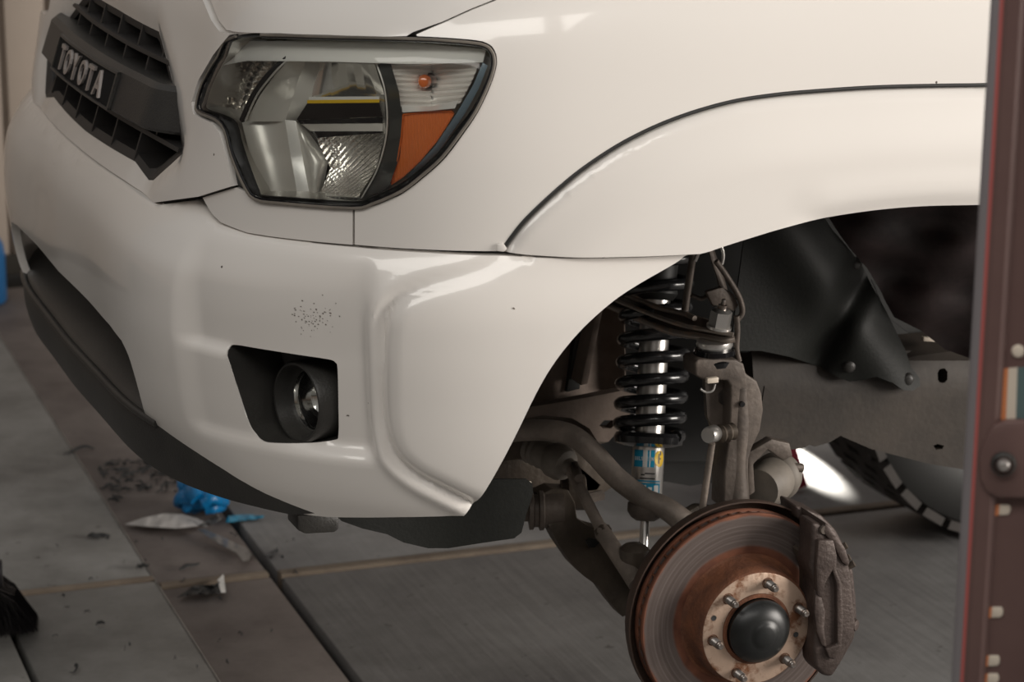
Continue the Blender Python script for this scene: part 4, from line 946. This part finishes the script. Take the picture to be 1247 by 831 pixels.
# ------------------------------------------------------------------ knuckle
kn = [(846, 442), (850, 438), (866, 437), (896, 438), (906, 443), (909, 456), (922, 464), (928, 480), (930, 500), (926, 525), (916, 546), (912, 560), (911, 620), (881, 620), (882, 575), (886, 545), (889, 510), (890, 470), (886, 464), (856, 463), (847, 458)]
knu = pcast('steering_knuckle', kn, .13, .045, dirty, T, bev=.007, segs=3, label='dusty iron steering knuckle')
pxsheet('knuckle_plate', [(855, 460), (892, 460), (892, 520), (884, 545), (870, 535), (858, 505)], lambda x, y: .165, dirty, knu, 5, .01, holes=[[(871, 478), (878, 471), (890, 472), (890, 492), (880, 494), (872, 488)]])
lathe('knuckle_bolt', [(.0, .004), (.004, .004), (.0045, 0)], at(903, 492, Y=.128), (0, -1, 0), gloss, knu, 12)
box('sensor_clip', at(867, 463, Y=.12), (.018, .008, .008), creamm, knu, .001)
tube('clip_wire', [at(x, y, Y=.118) for x, y in ((853, 474), (860, 478), (868, 476), (871, 468))], .0015, silver, knu, seg=6)
tube('knuckle_neck', [at(x, y, Y=.145) for x, y in ((900, 470), (899, 520), (897, 570), (896, 625))], [.016, .018, .017, .022], dirty, knu, seg=14)
hb = Vector(at(936, 588, Y=.20))
lathe('axle_boot', [(.0, -.03), (.030, -.03), (.033, -.02), (.036, 0), (.034, .02), (.038, .025), (.038, .032), (.033, .034), (.035, .045), (.028, .055), (.0, .055)], hb, (.75, .60, .05), greyrub, T, 36)
pcast('boot_bracket', [(911, 552), (940, 535), (962, 540), (966, 556), (955, 562), (935, 548), (918, 566), (920, 600), (911, 606)], .16, .02, dirty, T, bev=.003)
rodbetween('axle_bolt', at(962, 569, Y=.20), at(977, 570, Y=.20), .007, dirty, T, seg=8)
# ------------------------------------------------------------------ brake rotor, hub, caliper
O = Vector((0, 0, .47)); AX = (0, -1, 0)
# inboard: dust shield
lathe('dust_shield', [(.05, -.13), (.09, -.125), (.10, -.105), (.150, -.095), (.168, -.090), (.172, -.078), (.1735, -.062), (.171, -.062), (.169, -.076), (.150, -.088), (.05, -.088)], O, AX, shieldm, T, 72)
rot = lathe('brake_rotor', [(.086, -.052), (.098, -.0475), (.1045, -.0468), (.158, -.0468), (.1595, -.0485), (.1595, -.054), (.1585, -.0555), (.150, -.056), (.150, -.066), (.1585, -.0665), (.1595, -.068), (.1595, -.074), (.158, -.0755), (.09, -.0755), (.08, -.066)], O, AX, rotorm, T, 96, label='iron brake disc with a worn grey face and rusty rim', origin=O)
for k in range(60):
    a = 2*pi*k/60
    if k == 0:
        p = [O+Vector((r*cos(0)-(.0014 if q else -.0014)*0, y, r*sin(0)+(.0016 if q else -.0016))) for r in (.151, .1575) for y in (.0555, .0665) for q in (0, 1)]
        v0 = mesh('cooling_vane', p, [(0, 1, 3, 2), (4, 6, 7, 5), (0, 4, 5, 1), (2, 3, 7, 6), (0, 2, 6, 4), (1, 5, 7, 3)], rust, rot, False, origin=O)
    else:
        c_ = v0.copy(); COL.objects.link(c_); c_.parent = rot; c_.rotation_euler = (0, a, 0)
hat = lathe('rotor_hat', [(.0535, -.006), (.0535, 0), (.0835, 0), (.0858, -.0012), (.0885, -.006), (.090, -.020), (.091, -.040), (.095, -.0465), (.100, -.0478)], O, AX, rust, T, 80, label='rusty rotor hat', origin=O)
lathe('hat_face', [(.0538, .0004), (.0832, .0004), (.0848, -.0004), (.0848, -.003)], O, AX, copper, hat, 80, label='patchy copper-toned hub face', origin=O)
lathe('hub_bore', [(.0535, .001), (.0520, .0025), (.0480, .0025), (.0470, -.004), (.0470, -.02)], O, AX, rust, hat, 60)
cp = lathe('hub_cap', [(.0465, -.01), (.0465, .006), (.0475, .008), (.0475, .0125), (.0455, .0145), (.0440, .0165), (.0405, .021), (.0335, .0265), (.0240, .0300), (.0200, .0305), (.0180, .0325), (.0120, .0345), (.0, .0352)], O, AX, capm, T, 72, label='smooth black domed hub cap', origin=O)
for tx, ty in ((946, 713), (979.3, 749.6), (960.5, 804.7), (908.3, 823.5), (874, 788.7), (892.9, 733.6)):
    q = at(tx, ty, Y=-.028); a = atan2(q[2]-O.z, q[0]); r_ = .0699; c_ = O+Vector((r_*cos(a), 0, r_*sin(a)))
    lathe('stud_recess', [(.0085, .0012), (.0072, .0008), (.0068, 0)], c_, AX, rust, hat, 20)
    pr = [(.0066, 0), (.0066, .006)]
    for i in range(9): pr += [(.0064, .0065+i*.002), (.0056, .0075+i*.002)]
    pr += [(.0056, .0255), (.0045, .0265), (.0045, .029), (.0035, .030), (.0, .030)]
    lathe('wheel_stud', pr, c_, AX, studm, T, 20)
for hx, hy in ((869, 753), (969, 773)):
    q = at(hx, hy, Y=0); lathe('threaded_hole', [(.0042, .0010), (.0036, .0009), (.0, .0008)], Vector((q[0], 0, q[2])), AX, darkl, hat, 16)
# caliper
def cz(pts): return [(740+x/3.447, 590+y/3.447) for x, y in pts]
cal = pcast('brake_caliper', cz([(858, 160), (905, 170), (950, 215), (985, 265), (1010, 320), (1026, 380), (1030, 440), (1038, 520), (1046, 590), (1034, 645), (1004, 690), (990, 740), (945, 812), (905, 806), (872, 770), (866, 700), (874, 600), (866, 500), (872, 420), (850, 350), (858, 260)]), -.025, .045, caliperm, T, bev=.006, segs=3, label='grey-brown fixed caliper')
pcast('caliper_inner_half', cz([(790, 90), (850, 110), (900, 130), (960, 190), (1005, 275), (1035, 370), (1046, 470), (1050, 560), (1040, 650), (990, 740), (940, 790), (900, 700), (900, 260), (850, 170), (800, 150)]), .045, .06, caliperm, T, bev=.006, segs=3)
pcast('caliper_bridge', cz([(915, 160), (945, 185), (1000, 270), (1020, 330), (1012, 350), (985, 330), (945, 250), (905, 205)]), -.03, .10, caliperm, cal, bev=.004)
pcast('outer_rib', cz([(885, 235), (950, 235), (965, 300), (962, 360), (985, 420), (992, 560), (985, 690), (955, 740), (930, 730), (915, 690), (965, 675), (962, 420), (945, 365), (915, 420), (905, 480), (880, 470), (876, 350)]), -.033, .012, caliperm, cal, bev=.003)
pcast('piston_boss', cz([(872, 440), (900, 470), (918, 540), (912, 610), (925, 690), (900, 680), (878, 620), (868, 540)]), -.031, .010, caliperm, cal, bev=.004)
lathe('caliper_plug', [(.0, .003), (.006, .003), (.0075, 0)], at(*cz([(908, 190)])[0], Y=-.026), AX, dirty, cal, 20)
for q in ((978, 268), (992, 318), (1010, 345)):
    lathe('bridge_bolt', [(.0, .010), (.0055, .010), (.0055, 0)], at(*cz([q])[0], Y=.0), (.7, -.4, .5), dirtier, cal, 6)
lathe('casting_boss', [(.0, .008), (.008, .006), (.011, 0), (.011, -.01)], at(*cz([(1030, 590)])[0], Y=-.015), (.6, -.8, 0), caliperm, cal, 20)
pcast('brake_pad', cz([(815, 290), (835, 280), (862, 320), (870, 420), (868, 540), (872, 640), (860, 690), (850, 640), (846, 500), (846, 380), (828, 330)]), .010, .034, dirtier, cal, bev=.002)
tube('pad_pin', [at(*cz([(836, 300)])[0], Y=-.0), at(*cz([(866, 350)])[0], Y=-.02)], .004, dirty, cal, seg=8, sm=0)
# ------------------------------------------------------------------ foreground upright
DP = 2.6
pc = CAM+ray(1215, 415)*DP                # a point on the post's near face
vyw = radians(31.0)
pr_ = Vector((cos(vyw), -sin(vyw), 0)); pf = Vector((sin(vyw), cos(vyw), 0))   # right, away
def pp(a, b, z): return Vector((pc[0], pc[1], 0))+pr_*a+pf*b+Vector((0, 0, z))
post = empty('steel_upright', pp(0, 0, 0), 'maroon slotted steel upright at the right edge of the photo', 'post')
LEAN = .012
def ppp(a, b, z): return pp(a-LEAN*(z-1.3)*-1.0, b, z)
def prism(name, prof, m, z0=0., z1=2.35, **k):
    n_ = len(prof); vs = [ppp(a, b, z0) for a, b in prof]+[ppp(a, b, z1) for a, b in prof]
    return autosmooth(mesh(name, vs, [(i, (i+1) % n_, n_+(i+1) % n_, n_+i) for i in range(n_)]+[tuple(range(n_))[::-1], tuple(range(n_, 2*n_))], m, post, True, **k), 25)
x0 = -.024
prism('edge_flange', [(x0, .006), (x0+.002, .003), (x0+.006, .001), (x0+.009, .001), (x0+.009, .05), (x0, .05)], postgrey)
prism('red_edge', [(x0+.0085, .0), (x0+.0125, -.001), (x0+.0125, .04), (x0+.0085, .04)], postred)
prism('side_face', [(x0+.012, -.002), (x0+.016, -.004), (x0+.027, -.004), (x0+.031, .0), (x0+.031, .05), (x0+.012, .05)], postm)
fc_ = prism('slotted_face', [(x0+.031, .002), (x0+.034, .005), (x0+.085, .005), (x0+.090, .001), (x0+.090, .05), (x0+.031, .05)], postm)
prism('far_flange', [(x0+.090, -.004), (x0+.104, -.004), (x0+.106, .05), (x0+.090, .05)], postm)
def onpost(px, py, b):   # pixel -> (a,z) on the plane at depth b
    r = Vector(ray(px, py)); o_ = Vector(CAM); n_ = pf; t = (pp(0, b, 0)-o_).dot(n_)/r.dot(n_); return o_+r*t
def psurf(name, px, b, th, m, bev=.001, label=None): return cast(name, [onpost(x, y, b) for x, y in px], th, m, post, bev=bev, axis=tuple(pf), label=label)
psurf('latch_plate', [(1202, 530), (1210, 518), (1225, 513), (1262, 513), (1262, 608), (1215, 608), (1200, 600), (1193, 585), (1192, 560), (1195, 545)], -.008, .012, postm, .004)
bo = onpost(1222, 566, -.012); lathe('latch_bolt', [(.0, .010), (.004, .009), (.0065, .005), (.007, 0), (.007, -.006)], bo, tuple(-pf+Vector((0, 0, .1))), silver, post, 20)
lathe('bolt_recess', [(.0095, .003), (.0115, .002), (.0125, -.002)], bo, tuple(-pf), blackpl, post, 24)
psurf('sticker_orange_band', [(1218, 450), (1228, 449), (1225, 511), (1215, 512)], .0035, .0018, orangem, 0)
psurf('sticker_cream_band', [(1228, 449), (1239, 448), (1237, 510), (1225, 511)], .0035, .0018, creamm, 0)
psurf('sticker_teal_band', [(1239, 448), (1262, 447), (1262, 510), (1237, 510)], .0035, .0018, teal, 0)
lathe('white_plug', [(.0, .004), (.005, .003), (.0066, 0)], onpost(1240, 428, .005), tuple(-pf), creamm, post, 20)
for y, xx in ((622, 1212), (747, 1203), (806, 1199), (828, 1198)):
    psurf('slot_marker_orange', [(xx-3, y-6), (xx+5, y-7), (xx+4, y+6), (xx-4, y+7)], .0035, .0018, orangem, 0)
    psurf('slot_marker_white', [(xx+5, y-7), (xx+17, y-7), (xx+19, y-3), (xx+18, y+3), (xx+15, y+6), (xx+4, y+6)], .0030, .0025, creamm, .001)
# ------------------------------------------------------------------ loose tyre standing behind
tyc = np.array(at(1195, 632, Z=0.0)); R = .385
ty = empty('loose_tyre', (tyc[0], tyc[1], 0), 'black all-terrain tyre standing under the frame rail behind the brake', 'tyre')
tax = Vector((-.06, .998, 0)).normalized(); tC = Vector((tyc[0], tyc[1], R))
carc = lathe('carcass', [(.20, -.10), (.26, -.122), (.33, -.125), (.362, -.112), (.370, -.09), (.372, 0), (.370, .09), (.362, .112), (.33, .125), (.26, .122), (.20, .10)], tC, tax, rubber, ty, 80)  # darker rubber than the tread, sidewall shade put into the colour
u_ = Vector((tax.y, -tax.x, 0)); w_ = Vector((0, 0, 1))
def tb_(ang, h, r): return tC+tax*h+(u_*cos(ang)+w_*sin(ang))*r
proto = None; cnt_ = 0
N = 32
rows = ((-.100, .026, 0), (-.058, .022, .5), (-.016, .020, 0), (.03, .022, .5), (.080, .028, 0))
for k in range(N):
    for h, hw, ph in rows:
        a = 2*pi*(k+ph)/N; 
        z = R+R*sin(a)
        if sin(a) > .35: continue
        da = .074; sk_ = .02 if int(h*1000) % 2 else -.012
        p = [tb_(a+s1*da+sk_*s2, h+s2*hw, r) for r in (.366, .385) for s1, s2 in ((-1, -1), (1, -1), (1, 1), (-1, 1))]
        if abs(h) > .07: 
            sg_ = 1 if h > 0 else -1
        mesh('tread_block', p, [(0, 3, 2, 1), (4, 5, 6, 7), (0, 1, 5, 4), (1, 2, 6, 5), (2, 3, 7, 6), (3, 0, 4, 7)], tyrem, ty, False); cnt_ += 1
print('tread blocks', cnt_)
# ------------------------------------------------------------------ red jack stand foot and blue bottle
jp = at(972, 604, Z=0)
jk = empty('jack_stand', (jp[0], jp[1], 0), 'dark red jack stand leg partly hidden behind the brake rotor', 'jack stand')
for i in range(4):
    a = pi/4+i*pi/2; b0 = Vector((jp[0]-.06+.11*cos(a), jp[1]+.10+.11*sin(a), .012)); b1 = Vector((jp[0]-.06+.03*cos(a), jp[1]+.10+.03*sin(a), .26))
    tube('leg', [b0, b1], [.016, .012], redm, jk, seg=4, sm=0)
lathe('pillar', [(.0, .2), (.03, .2), (.03, .30), (.016, .30), (.016, .42), (.045, .43), (.045, .45), (.0, .45)], (jp[0]-.06, jp[1]+.10, 0), (0, 0, 1), redm, jk, 20)
bp_ = at(-22, 368, Z=0)
bt = empty('blue_bottle', (bp_[0], bp_[1], 0), 'blue plastic bottle with pale cap cut by the left edge', 'bottle')
lathe('bottle_body', [(.0, 0), (.066, .0), (.072, .008), (.072, .14), (.068, .17), (.05, .20), (.03, .212), (.0, .212)], (bp_[0], bp_[1], 0), (0, 0, 1), bottle, bt, 32)
lathe('bottle_cap', [(.045, .205), (.050, .208), (.050, .235), (.045, .24), (.0, .24)], (bp_[0], bp_[1], 0), (0, 0, 1), creamm, bt, 24)
# ------------------------------------------------------------------ litter on the floor
def blob(name, px, hgt, m, label, cat, seed, group=None, thick=.002, Zf=None):
    """crumpled sheet: pixel outline on the floor, relief from noise"""
    sv = resample(px, 3.); E = [(i, (i+1) % len(sv)) for i in range(len(sv))]; out = list(sv); a = np.array(out)
    g = np.meshgrid(np.arange(a[:, 0].min(), a[:, 0].max(), 3.), np.arange(a[:, 1].min(), a[:, 1].max(), 3.)); X_, Y_ = g[0].ravel(), g[1].ravel()
    k = inside(out, X_, Y_) & (dist(out, X_, Y_) > 1.3); sv += list(zip(X_[k], Y_[k]))
    vs, _, fs, _, _, _ = geometry.delaunay_2d_cdt([Vector(p) for p in sv], E, [], 1, 1e-6); V = np.array([tuple(v) for v in vs])
    cx = np.array([V[list(f)].mean(0) for f in fs]); kp = inside(out, cx[:, 0], cx[:, 1]); fs = [tuple(f) for f, kk in zip(fs, kp) if kk]
    P = []
    for x, y in V:
        z = Zf(x, y) if Zf else .004
        z += hgt*abs(noise.noise(Vector((x*.07+seed, y*.12, seed))))*1.6; P.append(at(x, y, Z=max(.003, z)))
    bm = bmesh.new(); B = [bm.verts.new(Vector(p)) for p in P]
    for f in fs: bm.faces.new([B[i] for i in f])
    bm.normal_update(); bmesh.ops.solidify(bm, geom=bm.faces[:], thickness=thick)
    o = bmo(name, bm, m, None, True); autosmooth(o, 45); return tag(o, label, cat, group)
# nitrile glove: palm blob with fingers
g0 = Vector(at(243, 625, Z=0))
gvs = []
bm = bmesh.new(); bmesh.ops.create_icosphere(bm, subdivisions=4, radius=1)
for v in bm.verts:
    d = v.co.copy(); n_ = 1+.42*noise.noise(d*1.9+Vector((3, 1, 5)))+.07*noise.noise(d*5.)
    v.co = g0+Vector((d.x*.052*n_+.004, d.y*.060*n_, .045+d.z*.045*n_))
glove = empty('nitrile_glove', g0, 'crumpled blue nitrile glove on the floor beside the paper scrap', 'glove')
bmo('palm', bm, nitrile, glove, True)
for pts in (((246, 612, .05), (256, 606, .06), (266, 609, .05), (275, 612, .03)), ((240, 608, .06), (234, 600, .07), (228, 596, .06), (222, 596, .05)), ((250, 618, .03), (262, 617, .03), (270, 616, .015), (273, 615, .01)), ((230, 606, .05), (221, 606, .05), (216, 612, .03), (222, 618, .02))):
    tube('finger', [at(x, y, Z=z) for x, y, z in pts], [.018, .016, .013, .007], nitrile, glove, seg=10, flat=.7)
blob('paper_scrap', [(152, 639), (175, 631), (200, 626), (222, 627), (240, 632), (250, 637), (240, 641), (215, 644), (180, 642)], .004, paperm, 'curled off-white paper scrap in front of the blue glove', 'paper', 2., thick=.0008, Zf=lambda x, y: .004+.012*sin(max(0, min(1, (x-152)/98.))*pi))
blob('film_scrap', [(242, 640), (252, 634), (264, 624), (270, 632), (262, 638), (250, 642)], .01, foil, 'pale grey film peak between the glove and the blue wrapper', 'plastic scrap', 5., thick=.0008, Zf=lambda x, y: .006+.03*max(0, (640-y)/16.))
blob('wrapper', [(275, 637), (278, 629), (300, 627), (322, 629), (318, 632), (298, 634)], .006, bluelab, 'flat light blue wrapper under the bumper edge', 'wrapper', 8., thick=.001)
blob('film_strip', [(240, 645), (250, 645), (300, 668), (306, 675), (303, 683), (296, 684), (288, 674), (262, 660)], .006, foil, 'long folded strip of translucent grey film', 'plastic scrap', 11., thick=.0008, Zf=lambda x, y: .01)
blob('plastic_scrap', [(216, 728), (236, 714), (262, 712), (272, 704), (275, 722), (262, 724), (240, 724)], .012, debm, 'black curled plastic scrap with a pale torn end', 'plastic scrap', 14., thick=.001)
blob('torn_label', [(265, 707), (272, 700), (275, 722), (269, 722)], .004, whitel, 'small pale torn end of the black scrap', 'plastic scrap', 17., thick=.0008, Zf=lambda x, y: .012)
# shredded rubber pieces
def shred(px, py, L, r, seed, label):
    rs = random.Random(seed); p = Vector(at(px, py, Z=.004)); a = rs.uniform(0, 2*pi); pts = []
    for i in range(6):
        pts.append(np.array(p)); a += rs.uniform(-.7, .7); p = p+Vector((cos(a), sin(a), 0))*L/5; p.z = .004+rs.uniform(0, .007)
    o = tube('rubber_shred', pts, [r*.5, r, r*1.1, r, r*.8, r*.3], debm, None, seg=6, sm=3, flat=.5); return tag(o, label, 'rubber scrap', 'black rubber shreds on the concrete')
rs = random.Random(5)
for i in range(170):
    t = rs.random(); y = 560+75*rs.random()**.8; xl = 62+ (y-500)*.66; x_ = xl+12+rs.random()*95
    if 150 < x_ < 330 and y > 600: continue
    shred(x_+rs.uniform(-8, 8), y, rs.uniform(.008, .055), rs.uniform(.0012, .0042), i, 'small black rubber shred on the brown strip under the bumper')
SP = [(120, 547, .09, .004, 'black rubber shred lying alone furthest from the glove'), (105, 653, .05, .006, 'dark leaf-like scrap on the left concrete slab'), (113, 762, .02, .004, 'black crumb on the near left slab'), (95, 812, .04, .003, 'tiny bent wire scrap on the near left slab'), (345, 672, .05, .006, 'black curled scrap right of the dark floor joint'), (165, 693, .03, .004, 'black crumb just left of the brown strip'), (213, 694, .05, .004, 'thin dark shred on the brown strip behind the joint')]
for x_, y, L, r, lb in SP: o = shred(x_+rs.uniform(-8, 8), y, L, r, int(x_), lb); del o['group']
for i in range(26):
    shred(40+rs.random()*330, 640+rs.random()*180, rs.uniform(.004, .018), rs.uniform(.001, .0022), 100+i, 'small black speck of rubber on the near concrete')
# broom
bq = Vector(at(14, 775, Z=0)); br_ = empty('broom', bq, 'black bristle broom head at the lower left corner', 'broom')
vs = []; fs = []; rs = random.Random(9)
for i in range(1500):
    u = rs.random(); v_ = rs.random(); rootp = Vector(at(-28+rs.random()*18, 690+rs.random()*26, Z=.14+.05*rs.random())); tip = Vector(at(-35+(u**.7)*82, 738+22*v_+u*10+rs.random()*24*(1-u), Z=.002+rs.random()*.012))
    mid = (rootp+tip)/2+Vector((rs.uniform(-.006, .006), rs.uniform(-.006, .006), .018)); w__ = Vector((.0011, -.0005, 0)); b = len(vs)
    vs += [rootp-w__, rootp+w__, mid+w__, mid-w__, tip+w__*.5, tip-w__*.5, rootp+Vector((0, .001, .0012)), mid+Vector((0, .001, .0012))]
    fs += [(b, b+1, b+2, b+3), (b+3, b+2, b+4, b+5), (b+1, b+6, b+7, b+2), (b+6, b, b+3, b+7), (b+2, b+7, b+4), (b+7, b+3, b+5)]
tag(mesh('bristles', vs, fs, bristle, br_, False), kind='stuff')
c0 = Vector(at(-22, 690, Z=.2)); 
tube('broom_block', [c0+Vector((-.12, .02, -.015)), c0+Vector((.035, -.01, -.015))], [.03, .026], bristle, br_, seg=12, sm=0)
